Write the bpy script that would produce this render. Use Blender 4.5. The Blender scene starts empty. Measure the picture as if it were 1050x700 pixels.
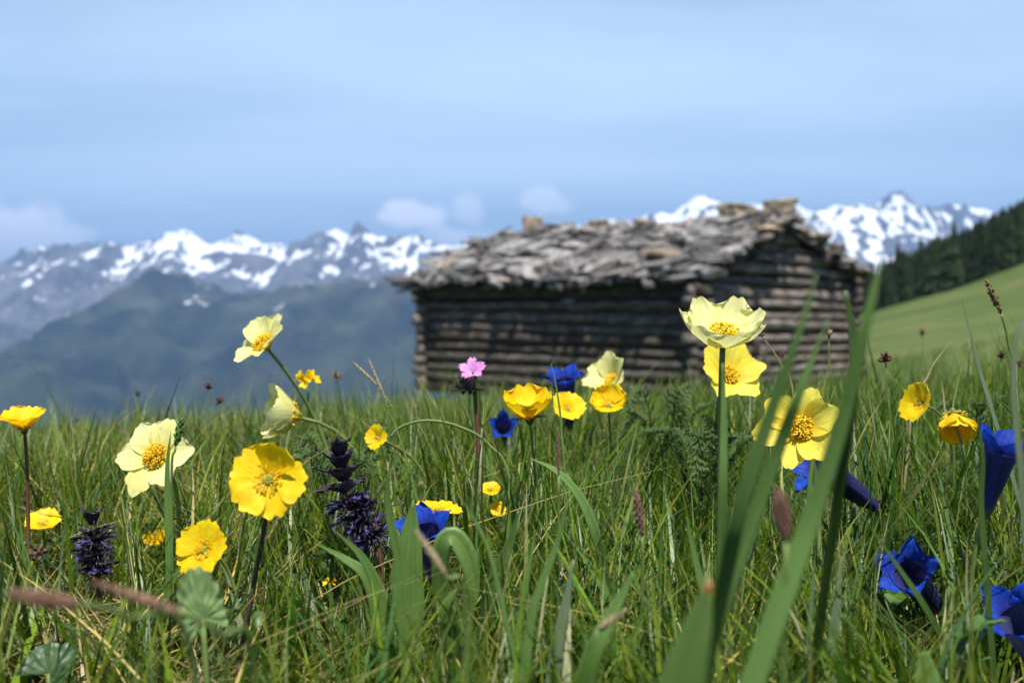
import bpy, math, random
import numpy as np
from mathutils import Vector, Matrix, Quaternion

random.seed(7)
RNG = np.random.default_rng(11)
sc = bpy.context.scene
COL = sc.collection
F = 35.0 / 36.0 * 1050.0
CAMZ = 0.25
HOR = 343.0
PITCH = -math.atan((350.0 - HOR) / F)


# ---------------------------------------------------------------- helpers
def P(px, py, d):
    """point seen at photograph pixel px,py when it stands d metres in front of the camera"""
    x = (px - 525.0) / F * d
    u = -(py - 350.0) / F * d
    c, s = math.cos(PITCH), math.sin(PITCH)
    return Vector((x, d * c - u * s, CAMZ + d * s + u * c))


def tag(o, label=None, cat=None, group=None, kind=None):
    if label: o['label'] = label
    if cat: o['category'] = cat
    if group: o['group'] = group
    if kind: o['kind'] = kind
    return o


def empty(name, loc, label, cat, group=None):
    o = bpy.data.objects.new(name, None)
    o.empty_display_size = 0.02
    COL.objects.link(o)
    o.location = loc
    return tag(o, label, cat, group)


def np_mesh(name, v, f, uv=None, col=None, smooth=True):
    """v (n,3), f (m,4) or (m,3) array or python list; uv per vertex (n,2); col per vertex (n,4)"""
    me = bpy.data.meshes.new(name)
    v = np.asarray(v, dtype=np.float32)
    if isinstance(f, np.ndarray):
        m, k = f.shape
        me.vertices.add(len(v)); me.vertices.foreach_set('co', v.ravel())
        me.loops.add(m * k); me.loops.foreach_set('vertex_index', f.astype(np.int32).ravel())
        me.polygons.add(m)
        me.polygons.foreach_set('loop_start', np.arange(0, m * k, k, dtype=np.int32))
        me.polygons.foreach_set('loop_total', np.full(m, k, dtype=np.int32))
        me.update(calc_edges=True)
    else:
        me.from_pydata([tuple(map(float, p)) for p in v], [], f)
        me.update()
    if smooth:
        me.polygons.foreach_set('use_smooth', np.ones(len(me.polygons), dtype=bool))
    if uv is not None:
        li = np.empty(len(me.loops), dtype=np.int32); me.loops.foreach_get('vertex_index', li)
        ul = me.uv_layers.new(name='UVMap')
        ul.data.foreach_set('uv', np.asarray(uv, dtype=np.float32)[li].ravel())
    if col is not None:
        a = me.color_attributes.new('tint', 'FLOAT_COLOR', 'POINT')
        a.data.foreach_set('color', np.asarray(col, dtype=np.float32).ravel())
    me.validate()
    return me


def obj(name, me, mat, parent=None, mw=None):
    o = bpy.data.objects.new(name, me)
    COL.objects.link(o)
    if mat is not None and not me.materials: me.materials.append(mat)
    if parent is not None: o.parent = parent
    if mw is not None:
        o.matrix_local = mw
    return o


class MB:
    """collects pieces into one mesh"""
    def __init__(s): s.v = []; s.f = []; s.uv = []; s.c = []; s.n = 0
    def add(s, v, f, uv=None, col=None):
        v = np.asarray(v, dtype=float)
        s.v.append(v)
        s.f += [tuple(int(i) + s.n for i in q) for q in f]
        s.uv.append(np.zeros((len(v), 2)) if uv is None else np.asarray(uv, float))
        s.c.append(np.tile((1, 1, 1, 1), (len(v), 1)) if col is None else (np.tile(col, (len(v), 1)) if np.ndim(col) == 1 else col))
        s.n += len(v)
    def mesh(s, name, smooth=True):
        return np_mesh(name, np.concatenate(s.v), s.f, np.concatenate(s.uv), np.concatenate(s.c), smooth)


def grid_faces(nu, nv, wrap=False):
    f = []
    for i in range(nu - 1):
        for j in range(nv if wrap else nv - 1):
            a = i * nv + j; b = i * nv + (j + 1) % nv
            f.append((a, b, b + nv, a + nv))
    return f


def catmull(pts, n):
    pts = [np.array(p, float) for p in pts]
    pts = [2 * pts[0] - pts[1]] + pts + [2 * pts[-1] - pts[-2]]
    segs = len(pts) - 3
    out = []
    for k in range(n):
        u = k / (n - 1) * segs
        i = min(int(u), segs - 1); t = u - i
        a, b, c, d = pts[i:i + 4]
        out.append(0.5 * ((2 * b) + (-a + c) * t + (2 * a - 5 * b + 4 * c - d) * t * t + (-a + 3 * b - 3 * c + d) * t ** 3))
    return np.array(out)


def tube(path, rad, sides=8, jit=0.0, seed=0):
    path = np.asarray(path, float); n = len(path)
    rad = np.broadcast_to(rad, (n,)) if np.ndim(rad) == 0 else np.asarray(rad)
    t = np.gradient(path, axis=0); t /= np.linalg.norm(t, axis=1)[:, None] + 1e-12
    ref = np.array([0.31, -0.87, 0.38]); v = []; uv = []
    r = np.random.default_rng(seed)
    a = np.cross(t[0], ref); a /= np.linalg.norm(a)
    for i in range(n):
        a = a - t[i] * np.dot(a, t[i]); a /= np.linalg.norm(a) + 1e-12
        b = np.cross(t[i], a)
        for j in range(sides):
            th = 2 * math.pi * j / sides
            q = rad[i] * (1 + jit * (r.random() - .5))
            v.append(path[i] + q * (math.cos(th) * a + math.sin(th) * b)); uv.append((j / sides, i / (n - 1)))
    f = grid_faces(n, sides, True)
    f.append(tuple(range(sides))[::-1]); f.append(tuple((n - 1) * sides + j for j in range(sides)))
    return np.array(v), f, np.array(uv)


def spindle(a, b, r, sides=6, seg=5, prof=None):
    a = np.array(a, float); b = np.array(b, float)
    s = np.linspace(0, 1, seg)
    rr = r * (np.sin(np.pi * (s * .92 + .04)) if prof is None else np.interp(s, np.linspace(0, 1, len(prof)), prof))
    return tube(a + (b - a) * s[:, None], rr, sides)


# numpy gradient-less value noise, enough for terrain and petals
def _hash(ix, iy, iz, seed):
    h = (ix.astype(np.int64) * 374761393 + iy.astype(np.int64) * 668265263 + iz.astype(np.int64) * 2147483647 + seed * 974711) & 0xffffffff
    h = ((h ^ (h >> 13)) * 1274126177) & 0xffffffff
    return ((h ^ (h >> 16)) & 0xffff) / 65535.0


def vnoise(x, y, z=0.0, seed=0):
    x = np.asarray(x, float); y = np.asarray(y, float); z = np.broadcast_to(np.asarray(z, float), x.shape)
    ix, iy, iz = np.floor(x), np.floor(y), np.floor(z)
    fx, fy, fz = x - ix, y - iy, z - iz
    fx, fy, fz = [q * q * q * (q * (q * 6 - 15) + 10) for q in (fx, fy, fz)]
    r = 0
    for a in (0, 1):
        for b in (0, 1):
            for c in (0, 1):
                w = (fx if a else 1 - fx) * (fy if b else 1 - fy) * (fz if c else 1 - fz)
                r = r + w * _hash(ix + a, iy + b, iz + c, seed)
    return r * 2 - 1


def fbm(x, y, z=0.0, octv=5, seed=0, ridged=False):
    r = 0; amp = 1.0; tot = 0
    ca, sa = math.cos(.6), math.sin(.6)
    for k in range(octv):
        n = vnoise(x, y, z, seed + k * 17)
        if ridged: n = 1 - 2 * np.abs(n)
        r = r + n * amp; tot += amp
        x, y = (x * ca - y * sa) * 2.03 + 3.1, (x * sa + y * ca) * 2.03 - 1.7
        amp *= .5
    return r / tot


# ---------------------------------------------------------------- materials
def newmat(name):
    m = bpy.data.materials.new(name); m.use_nodes = True
    nt = m.node_tree; nt.nodes.clear()
    return m, nt, nt.nodes, nt.links


def N(ns, t, **kw):
    n = ns.new(t)
    for k, v in kw.items():
        if k in n.inputs.keys(): n.inputs[k].default_value = v
        else: setattr(n, k, v)
    return n


def ramp(ns, stops, interp='LINEAR'):
    r = ns.new('ShaderNodeValToRGB'); r.color_ramp.interpolation = interp
    e = r.color_ramp.elements
    while len(e) < len(stops): e.new(0.5)
    for q, (p, c) in zip(e, stops):
        q.position = p; q.color = (*c, 1) if len(c) == 3 else c
    return r


def mixc(ns, ln, fac, a, b, mode='MIX'):
    m = ns.new('ShaderNodeMix'); m.data_type = 'RGBA'; m.blend_type = mode
    for s, v in ((m.inputs[0], fac), (m.inputs[6], a), (m.inputs[7], b)):
        if hasattr(v, 'is_output'): ln.new(v, s)
        elif isinstance(v, (int, float)): s.default_value = v
        else: s.default_value = (*v, 1)
    return m.outputs[2]


def leafy(name, stops, spots=None, trans=0.4, rough=0.5, scale=(60, 6), vein=0.25, tip=None, base=None, attr=False, bump=0.0, spec=0.35,
          noise_scale=25.0, trans_col=None):
    """petal / blade / leaf: noise-tinted colour, lengthwise veins over the UV, light passing through"""
    m, nt, ns, ln = newmat(name)
    out = N(ns, 'ShaderNodeOutputMaterial')
    tc = N(ns, 'ShaderNodeTexCoord')
    geo = N(ns, 'ShaderNodeNewGeometry')
    no = N(ns, 'ShaderNodeTexNoise'); no.inputs['Scale'].default_value = noise_scale; no.inputs['Detail'].default_value = 3
    ln.new(geo.outputs['Position'], no.inputs['Vector'])
    r = ramp(ns, stops); ln.new(no.outputs['Fac'], r.inputs[0]); c = r.outputs[0]
    mp = N(ns, 'ShaderNodeMapping'); mp.inputs['Scale'].default_value = (scale[0], scale[1], 1)
    ln.new(tc.outputs['UV'], mp.inputs['Vector'])
    vn = N(ns, 'ShaderNodeTexNoise'); vn.inputs['Scale'].default_value = 1; vn.inputs['Detail'].default_value = 2
    ln.new(mp.outputs[0], vn.inputs['Vector'])
    vr = ramp(ns, [(0.35, (1 - vein,) * 3), (0.62, (1, 1, 1))]); ln.new(vn.outputs['Fac'], vr.inputs[0])
    c = mixc(ns, ln, 1.0, c, vr.outputs[0], 'MULTIPLY')
    sep = N(ns, 'ShaderNodeSeparateXYZ'); ln.new(tc.outputs['UV'], sep.inputs[0])
    if spots:
        sn_ = N(ns, 'ShaderNodeTexNoise'); sn_.inputs['Scale'].default_value = spots[0]; sn_.inputs['Detail'].default_value = 3; sn_.inputs['Roughness'].default_value = .7
        ln.new(geo.outputs['Position'], sn_.inputs['Vector'])
        sr_ = ramp(ns, [(.60, (0, 0, 0)), (.72, (1, 1, 1))]); ln.new(sn_.outputs['Fac'], sr_.inputs[0])
        c = mixc(ns, ln, sr_.outputs[0], c, spots[1])
    if tip:
        tr = ramp(ns, [(tip[0], (0, 0, 0)), (tip[1], (1, 1, 1))]); ln.new(sep.outputs['Y'], tr.inputs[0])
        c = mixc(ns, ln, tr.outputs[0], c, tip[2])
    if base:
        br = ramp(ns, [(base[0], (1, 1, 1)), (base[1], (0, 0, 0))]); ln.new(sep.outputs['Y'], br.inputs[0])
        c = mixc(ns, ln, br.outputs[0], c, base[2])
    if attr:
        at = N(ns, 'ShaderNodeAttribute', attribute_name='tint'); c = mixc(ns, ln, 1.0, c, at.outputs['Color'], 'MULTIPLY')
    pr = N(ns, 'ShaderNodeBsdfPrincipled'); pr.inputs['Roughness'].default_value = rough
    pr.inputs['Specular IOR Level'].default_value = spec
    ln.new(c, pr.inputs['Base Color'])
    tl = N(ns, 'ShaderNodeBsdfTranslucent')
    if trans_col: ln.new(mixc(ns, ln, 1.0, c, trans_col, 'MULTIPLY'), tl.inputs[0])
    else: ln.new(c, tl.inputs[0])
    if bump:
        b = N(ns, 'ShaderNodeBump'); b.inputs['Strength'].default_value = bump; b.inputs['Distance'].default_value = 0.0006
        ln.new(vn.outputs['Fac'], b.inputs['Height']); ln.new(b.outputs[0], pr.inputs['Normal'])
    mx = N(ns, 'ShaderNodeMixShader'); mx.inputs[0].default_value = trans
    ln.new(pr.outputs[0], mx.inputs[1]); ln.new(tl.outputs[0], mx.inputs[2]); ln.new(mx.outputs[0], out.inputs[0])
    return m


def solid(name, stops, rough=0.7, scale=8.0, stretch=(1, 1, 1), bump=0.3, dist=0.01, spec=0.3, attr=False, coord='Object', detail=6):
    m, nt, ns, ln = newmat(name)
    out = N(ns, 'ShaderNodeOutputMaterial'); tc = N(ns, 'ShaderNodeTexCoord')
    mp = N(ns, 'ShaderNodeMapping'); mp.inputs['Scale'].default_value = stretch
    ln.new(tc.outputs[coord], mp.inputs['Vector'])
    no = N(ns, 'ShaderNodeTexNoise'); no.inputs['Scale'].default_value = scale; no.inputs['Detail'].default_value = detail
    no.inputs['Roughness'].default_value = .65
    ln.new(mp.outputs[0], no.inputs['Vector'])
    r = ramp(ns, stops); ln.new(no.outputs['Fac'], r.inputs[0]); c = r.outputs[0]
    if attr:
        at = N(ns, 'ShaderNodeAttribute', attribute_name='tint'); c = mixc(ns, ln, 1.0, c, at.outputs['Color'], 'MULTIPLY')
    pr = N(ns, 'ShaderNodeBsdfPrincipled'); pr.inputs['Roughness'].default_value = rough
    pr.inputs['Specular IOR Level'].default_value = spec
    ln.new(c, pr.inputs['Base Color'])
    if bump:
        b = N(ns, 'ShaderNodeBump'); b.inputs['Strength'].default_value = bump; b.inputs['Distance'].default_value = dist
        ln.new(no.outputs['Fac'], b.inputs['Height']); ln.new(b.outputs[0], pr.inputs['Normal'])
    ln.new(pr.outputs[0], out.inputs[0])
    return m


M = {}
M['pale'] = leafy('pale_petal', [(.3, (.78, .74, .24)), (.7, (.87, .86, .44))], spots=(260, (.62, .56, .16)), trans=.42, rough=.6, scale=(16, 1.2), vein=.16,
                  base=(.05, .45, (.82, .66, .06)), bump=.5, spec=.2)
M['deep'] = leafy('lemon_petal', [(.3, (.86, .70, .04)), (.7, (.88, .77, .13))], spots=(260, (.70, .50, .03)), trans=.42, rough=.6, scale=(16, 1.2), vein=.18,
                  base=(.05, .5, (.84, .52, .015)), bump=.5, spec=.2)
M['gold'] = leafy('golden_petal', [(.35, (.84, .52, .003)), (.6, (.92, .68, .008))], spots=(300, (.74, .38, .004)), trans=.4, rough=.5, scale=(16, 1.0), vein=.14,
                  base=(.05, .4, (.86, .50, .002)), bump=.15, spec=.25, noise_scale=90)
M['anther'] = leafy('anther', [(.3, (.84, .52, .01)), (.7, (.90, .68, .04))], trans=.2, vein=0, rough=.7)
M['pistil'] = leafy('pistil', [(.3, (.30, .36, .05)), (.7, (.55, .50, .08))], trans=.1, vein=0, rough=.7)
M['blue'] = leafy('gentian_blue', [(.3, (.004, .022, .24)), (.7, (.016, .085, .56))], trans=.3, rough=.6, scale=(10, 1), vein=.35,
                  bump=.7, spec=.15, noise_scale=110, base=(.0, .35, (.03, .03, .22)))
M['blue_tube'] = leafy('gentian_tube', [(.3, (.012, .012, .06)), (.6, (.05, .05, .20)), (.8, (.12, .15, .20))], trans=.15, rough=.5, scale=(22, 1), vein=.55,
                       bump=.5, spec=.25)
M['pink'] = leafy('pink_petal', [(.3, (.72, .22, .60)), (.7, (.86, .42, .78))], trans=.35, rough=.6, scale=(12, 1), vein=.15,
                  base=(.0, .4, (.85, .55, .80)))
M['purple'] = leafy('bugle_bract', [(.3, (.018, .011, .022)), (.7, (.060, .038, .068))], trans=.12, rough=.5, scale=(8, 3), vein=.4,
                    bump=.8, spec=.4, noise_scale=120)
M['hair'] = leafy('bugle_hair', [(.3, (.10, .08, .13)), (.7, (.26, .22, .32))], trans=.3, vein=0, rough=.7)
M['violet'] = leafy('bugle_blossom', [(.3, (.035, .03, .14)), (.7, (.10, .08, .28))], trans=.25, rough=.6, vein=.2)
M['stem'] = leafy('green_stem', [(.3, (.10, .16, .035)), (.7, (.17, .24, .06))], trans=.12, rough=.5, scale=(8, 2), vein=.2)
M['redstem'] = leafy('reddish_stem', [(.3, (.10, .035, .025)), (.7, (.16, .09, .04))], trans=.08, rough=.5, scale=(8, 3), vein=.3)
M['darkstem'] = leafy('dark_stem', [(.3, (.035, .02, .015)), (.7, (.07, .04, .03))], trans=.05, rough=.5)
M['leaf'] = leafy('broad_leaf', [(.3, (.12, .22, .045)), (.7, (.17, .29, .065))], trans=.35, rough=.42, scale=(18, 1.5), vein=.3, bump=.8,
                  spec=.5, trans_col=(1.3, 1.4, .6))
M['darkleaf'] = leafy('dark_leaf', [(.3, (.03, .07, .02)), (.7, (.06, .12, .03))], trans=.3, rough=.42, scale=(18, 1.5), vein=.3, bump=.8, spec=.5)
M['blade'] = leafy('wide_blade', [(.3, (.17, .30, .07)), (.7, (.24, .39, .11))], spots=(120, (.26, .30, .10)), trans=.45, rough=.4, scale=(30, .6), vein=.25, bump=.6,
                   spec=.5, trans_col=(1.2, 1.4, .6))
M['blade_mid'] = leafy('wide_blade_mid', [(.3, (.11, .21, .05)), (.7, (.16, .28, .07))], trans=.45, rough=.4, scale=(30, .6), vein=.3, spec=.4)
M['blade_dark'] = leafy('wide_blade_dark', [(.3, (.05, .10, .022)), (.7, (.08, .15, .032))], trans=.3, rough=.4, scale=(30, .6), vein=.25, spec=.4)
M['blade_grey'] = leafy('greyish_blade', [(.3, (.14, .20, .10)), (.7, (.20, .27, .15))], trans=.3, rough=.45, scale=(30, .6), vein=.2, spec=.5)
M['blade_tip'] = leafy('brown_tipped_blade', [(.3, (.075, .15, .03)), (.7, (.11, .19, .04))], trans=.3, rough=.45, scale=(24, .6), vein=.25,
                       tip=(.93, .985, (.30, .10, .03)), spec=.4)
M['silver'] = leafy('silvery_leaf', [(.3, (.045, .09, .022)), (.7, (.10, .155, .05))], trans=.3, rough=.6, scale=(6, 3), vein=.3, spec=.15,
                    noise_scale=90)
M['hairy'] = leafy('hairy_leaf', [(.3, (.17, .28, .09)), (.7, (.27, .38, .15))], trans=.3, rough=.75, scale=(24, 2), vein=.4, bump=1.0,
                   spec=.2, noise_scale=160)
M['straw'] = leafy('straw', [(.3, (.32, .24, .12)), (.7, (.48, .39, .22))], trans=.2, rough=.6, scale=(8, 2), vein=.3, noise_scale=60)
M['seed'] = leafy('brown_seed', [(.3, (.035, .018, .012)), (.7, (.13, .07, .04))], trans=.05, rough=.7, vein=.2, noise_scale=400)
M['spike'] = leafy('brown_spike', [(.3, (.12, .06, .035)), (.7, (.25, .14, .09))], trans=.1, rough=.7, vein=.2, noise_scale=200)
M['spikelet'] = leafy('green_brown_spikelet', [(.35, (.10, .10, .03)), (.65, (.24, .15, .06))], trans=.15, rough=.6, vein=.3, noise_scale=250)
M['calyx'] = leafy('calyx', [(.3, (.06, .10, .03)), (.7, (.12, .16, .05))], trans=.2, rough=.6, vein=.3)
M['calyx_dark'] = leafy('dark_calyx', [(.3, (.02, .025, .018)), (.7, (.06, .06, .04))], trans=.1, rough=.6, vein=.3)


# grass: colour comes per blade
def grass_mat():
    m, nt, ns, ln = newmat('grass')
    out = N(ns, 'ShaderNodeOutputMaterial')
    at = N(ns, 'ShaderNodeAttribute', attribute_name='tint')
    geo = N(ns, 'ShaderNodeNewGeometry')
    no = N(ns, 'ShaderNodeTexNoise'); no.inputs['Scale'].default_value = 70; no.inputs['Detail'].default_value = 2
    ln.new(geo.outputs['Position'], no.inputs['Vector'])
    r = ramp(ns, [(.3, (.7, .72, .6)), (.7, (1.15, 1.1, 1.05))]); ln.new(no.outputs['Fac'], r.inputs[0])
    c = mixc(ns, ln, 1.0, at.outputs['Color'], r.outputs[0], 'MULTIPLY')
    pr = N(ns, 'ShaderNodeBsdfPrincipled'); pr.inputs['Roughness'].default_value = .42; pr.inputs['Specular IOR Level'].default_value = .35
    ln.new(c, pr.inputs['Base Color'])
    tl = N(ns, 'ShaderNodeBsdfTranslucent'); ln.new(mixc(ns, ln, 1.0, c, (1.1, 1.4, .5), 'MULTIPLY'), tl.inputs[0])
    mx = N(ns, 'ShaderNodeMixShader'); mx.inputs[0].default_value = .35
    ln.new(pr.outputs[0], mx.inputs[1]); ln.new(tl.outputs[0], mx.inputs[2]); ln.new(mx.outputs[0], out.inputs[0])
    return m


M['grass'] = grass_mat()

# ---------------------------------------------------------------- terrain
TY = np.array([0.3, 1.0, 2.0, 5.0, 10.0, 16.0, 22.0, 40.0, 60.0, 90.0, 120.0, 160.0, 220.0, 300.0, 450.0, 1000.0, 2500.0, 30000.0])
TT = np.array([-1.2, -.6, -.3, -.1, .05, .2, .37, .46, .55, .8, 1.4])
TZ = np.array([
    [0.00, 0.00, 0.00, 0.00, 0.00, 0.00, 0.00, 0.00, 0.00, 0.00, 0.00],
    [-.03, -.02, -.01, 0.00, 0.00, 0.00, 0.00, 0.01, 0.01, 0.02, 0.03],
    [-.12, -.08, -.05, -.02, 0.00, 0.00, 0.01, 0.02, 0.03, 0.05, 0.08],
    [-.50, -.38, -.31, -.22, -.19, -.18, -.14, -.10, -.06, 0.05, 0.20],
    [-1.2, -.95, -.80, -.58, -.50, -.48, -.38, -.28, -.15, 0.20, 0.80],
    [-2.2, -1.7, -1.4, -1.0, -.85, -.82, -.68, -.45, -.20, 0.60, 1.80],
    [-3.2, -2.6, -2.1, -1.4, -1.1, -.90, -.70, -.35, 0.10, 1.30, 3.20],
    [-7.0, -6.0, -5.0, -3.6, -2.6, -1.3, -.45, 0.25, 1.00, 3.80, 8.00],
    [-13., -11., -9.5, -7.5, -5.0, -1.8, 0.35, 1.30, 2.40, 7.50, 14.0],
    [-22., -20., -18., -15., -10., -2.5, 1.50, 3.40, 5.30, 13.0, 22.0],
    [-34., -31., -28., -24., -16., -3.5, 2.90, 6.20, 9.80, 19.0, 30.0],
    [-50., -46., -43., -37., -26., -7.0, 3.80, 8.40, 13.5, 26.0, 40.0],
    [-80., -75., -70., -62., -45., -14., 4.60, 13.0, 21.5, 38.0, 55.0],
    [-120, -115, -108, -98., -75., -28., 8.00, 21.0, 33.0, 55.0, 75.0],
    [-190, -185, -178, -165, -135, -70., -5.0, 20.0, 44.0, 80.0, 105.],
    [-480, -470, -460, -440, -400, -330, -240, -180, -120, -20., 40.0],
    [-900, -900, -900, -890, -870, -840, -800, -760, -700, -600, -500],
    [-900, -900, -900, -900, -900, -900, -900, -900, -900, -900, -900]])


def _cr_weights(nodes, x):
    """cubic Hermite (finite-difference tangents) weights over 4 neighbours on uneven nodes"""
    n = len(nodes)
    i = np.clip(np.searchsorted(nodes, x) - 1, 0, n - 2)
    x0, x1 = nodes[i], nodes[i + 1]
    h = x1 - x0
    t = np.clip((x - x0) / h, 0, 1)
    im, ip = np.maximum(i - 1, 0), np.minimum(i + 2, n - 1)
    h00 = 2 * t ** 3 - 3 * t ** 2 + 1; h10 = t ** 3 - 2 * t ** 2 + t
    h01 = -2 * t ** 3 + 3 * t ** 2; h11 = t ** 3 - t ** 2
    d0 = nodes[i + 1] - nodes[im]; d1 = nodes[ip] - nodes[i]
    w = np.zeros((4,) + x.shape)
    w[1] = h00; w[2] = h01
    w[2] += h10 * h / d0; w[0] -= h10 * h / d0
    w[3] += h11 * h / d1; w[1] -= h11 * h / d1
    return (im, i, i + 1, ip), w


def ground(x, y):
    x = np.asarray(x, float); y = np.asarray(y, float)
    yy = np.clip(y, .3, 30000)
    t = np.clip(x / np.sqrt(yy ** 2 + .4), -1.2, 1.4)
    iy, wy = _cr_weights(np.log(TY), np.log(yy))
    it, wt = _cr_weights(TT, t)
    z = 0
    for a in range(4):
        for b in range(4):
            z = z + wy[a] * wt[b] * TZ[iy[a], it[b]]
    z = z + np.where(y < .3, (.3 - y) * .05, 0)
    r = np.hypot(x, y)
    z = z + .012 * vnoise(x * 5, y * 5, seed=3) * np.clip(r - .3, 0, 1) + .05 * vnoise(x * .7, y * .7, seed=5) * np.clip((r - 2) / 8, 0, 1)
    z = z + .5 * vnoise(x * .05, y * .05, seed=6) * np.clip((r - 30) / 60, 0, 1)
    z = z + 12 * fbm(x * .006, y * .006, seed=8) * np.clip((r - 400) / 800, 0, 1)
    return z


def g1(x, y): return float(ground(np.array([x]), np.array([y]))[0])


def build_ground():
    na, nr = 720, 190
    az = np.linspace(0, 2 * np.pi, na, endpoint=False)
    rr = np.concatenate([[0.02], np.geomspace(0.1, 30000, nr - 1)])
    A, R = np.meshgrid(az, rr)
    X = R * np.cos(A); Y = R * np.sin(A)
    Z = ground(X, Y)
    v = np.stack([X, Y, Z], -1).reshape(-1, 3)
    i = np.arange(nr - 1)[:, None]; j = np.arange(na)[None, :]
    a = i * na + j; b = i * na + (j + 1) % na
    f = np.stack([a, b, b + na, a + na], -1).reshape(-1, 4)
    v = np.vstack([v, [[0, 0, 0]]])
    tri = np.stack([np.full(na, len(v) - 1), np.arange(na), (np.arange(na) + 1) % na, (np.arange(na) + 1) % na], -1)
    me = np_mesh('ground', v, f)
    m, nt, ns, ln = newmat('meadow_ground')
    out = N(ns, 'ShaderNodeOutputMaterial'); geo = N(ns, 'ShaderNodeNewGeometry')
    far = N(ns, 'ShaderNodeTexNoise'); far.inputs['Scale'].default_value = .09; far.inputs['Detail'].default_value = 8; far.inputs['Roughness'].default_value = .62
    mp = N(ns, 'ShaderNodeMapping'); mp.inputs['Scale'].default_value = (1, 1, 3); ln.new(geo.outputs['Position'], mp.inputs[0]); ln.new(mp.outputs[0], far.inputs['Vector'])
    rf = ramp(ns, [(.34, (.040, .062, .015)), (.5, (.062, .088, .021)), (.62, (.088, .106, .030)), (.74, (.115, .102, .045))]); ln.new(far.outputs['Fac'], rf.inputs[0])
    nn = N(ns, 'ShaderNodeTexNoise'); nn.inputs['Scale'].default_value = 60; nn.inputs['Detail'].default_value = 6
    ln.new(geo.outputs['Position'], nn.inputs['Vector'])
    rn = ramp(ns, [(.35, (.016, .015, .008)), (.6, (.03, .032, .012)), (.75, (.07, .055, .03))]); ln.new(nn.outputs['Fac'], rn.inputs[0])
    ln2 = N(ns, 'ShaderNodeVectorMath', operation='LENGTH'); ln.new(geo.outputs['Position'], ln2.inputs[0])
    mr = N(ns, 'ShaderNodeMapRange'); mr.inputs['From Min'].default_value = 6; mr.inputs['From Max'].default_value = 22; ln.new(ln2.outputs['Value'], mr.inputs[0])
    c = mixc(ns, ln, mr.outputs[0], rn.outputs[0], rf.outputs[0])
    pr = N(ns, 'ShaderNodeBsdfPrincipled'); pr.inputs['Roughness'].default_value = .9; pr.inputs['Specular IOR Level'].default_value = .1
    ln.new(c, pr.inputs['Base Color'])
    b = N(ns, 'ShaderNodeBump'); b.inputs['Strength'].default_value = .8; b.inputs['Distance'].default_value = .15
    n3 = N(ns, 'ShaderNodeTexNoise'); n3.inputs['Scale'].default_value = 1.4; n3.inputs['Detail'].default_value = 8; ln.new(geo.outputs['Position'], n3.inputs['Vector'])
    ln.new(n3.outputs['Fac'], b.inputs['Height']); ln.new(b.outputs[0], pr.inputs['Normal'])
    ln.new(pr.outputs[0], out.inputs[0])
    tag(obj('ground', me, m), 'green alpine meadow ground sloping to the valley', None, kind='structure')


build_ground()


# ---------------------------------------------------------------- mountains
def mountain_mat(name, rock, green, snow_lo, snow_hi, streak, cover, snow_y=0.0):
    m, nt, ns, ln = newmat(name)
    out = N(ns, 'ShaderNodeOutputMaterial'); geo = N(ns, 'ShaderNodeNewGeometry')
    sep = N(ns, 'ShaderNodeSeparateXYZ'); ln.new(geo.outputs['Position'], sep.inputs[0])
    sn = N(ns, 'ShaderNodeSeparateXYZ'); ln.new(geo.outputs['Normal'], sn.inputs[0])
    n1 = N(ns, 'ShaderNodeTexNoise'); n1.inputs['Scale'].default_value = 1; n1.inputs['Detail'].default_value = 8; n1.inputs['Roughness'].default_value = .6
    mp = N(ns, 'ShaderNodeMapping'); mp.inputs['Scale'].default_value = streak; mp.inputs['Rotation'].default_value = (0, .35, 0)
    ln.new(geo.outputs['Position'], mp.inputs[0]); ln.new(mp.outputs[0], n1.inputs['Vector'])
    # snow lies high up, in the gullies and on the ledges (vertex value), ragged at its edge
    at = N(ns, 'ShaderNodeAttribute', attribute_name='tint')
    n1.inputs['Scale'].default_value = 1
    a = N(ns, 'ShaderNodeMath', operation='MULTIPLY_ADD'); a.inputs[1].default_value = .16; ln.new(n1.outputs['Fac'], a.inputs[0]); ln.new(at.outputs['Fac'], a.inputs[2])
    th = N(ns, 'ShaderNodeMapRange'); th.inputs['From Min'].default_value = cover + .08; th.inputs['From Max'].default_value = cover + .08 + .03
    ln.new(a.outputs[0], th.inputs[0])
    n2 = N(ns, 'ShaderNodeTexNoise'); n2.inputs['Scale'].default_value = .004; n2.inputs['Detail'].default_value = 8
    ln.new(geo.outputs['Position'], n2.inputs['Vector'])
    rr = ramp(ns, [(.35, rock[0]), (.65, rock[1])]); ln.new(n2.outputs['Fac'], rr.inputs[0])
    gr = N(ns, 'ShaderNodeMapRange'); gr.inputs['From Min'].default_value = green[0]; gr.inputs['From Max'].default_value = green[1]
    gr.inputs['To Min'].default_value = 1; gr.inputs['To Max'].default_value = 0
    gadd = N(ns, 'ShaderNodeMath', operation='MULTIPLY_ADD'); gadd.inputs[1].default_value = 500; ln.new(n2.outputs['Fac'], gadd.inputs[0]); ln.new(sep.outputs['Z'], gadd.inputs[2])
    ln.new(gadd.outputs[0], gr.inputs[0])
    rg = ramp(ns, [(.38, green[2]), (.62, green[3])]); ln.new(n2.outputs['Fac'], rg.inputs[0])
    c = mixc(ns, ln, gr.outputs[0], rr.outputs[0], rg.outputs[0])
    c = mixc(ns, ln, th.outputs[0], c, (.70, .73, .78))
    pr = N(ns, 'ShaderNodeBsdfPrincipled'); pr.inputs['Roughness'].default_value = .9; pr.inputs['Specular IOR Level'].default_value = .1
    ln.new(c, pr.inputs['Base Color'])
    ln.new(pr.outputs[0], out.inputs[0])
    return m


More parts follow.
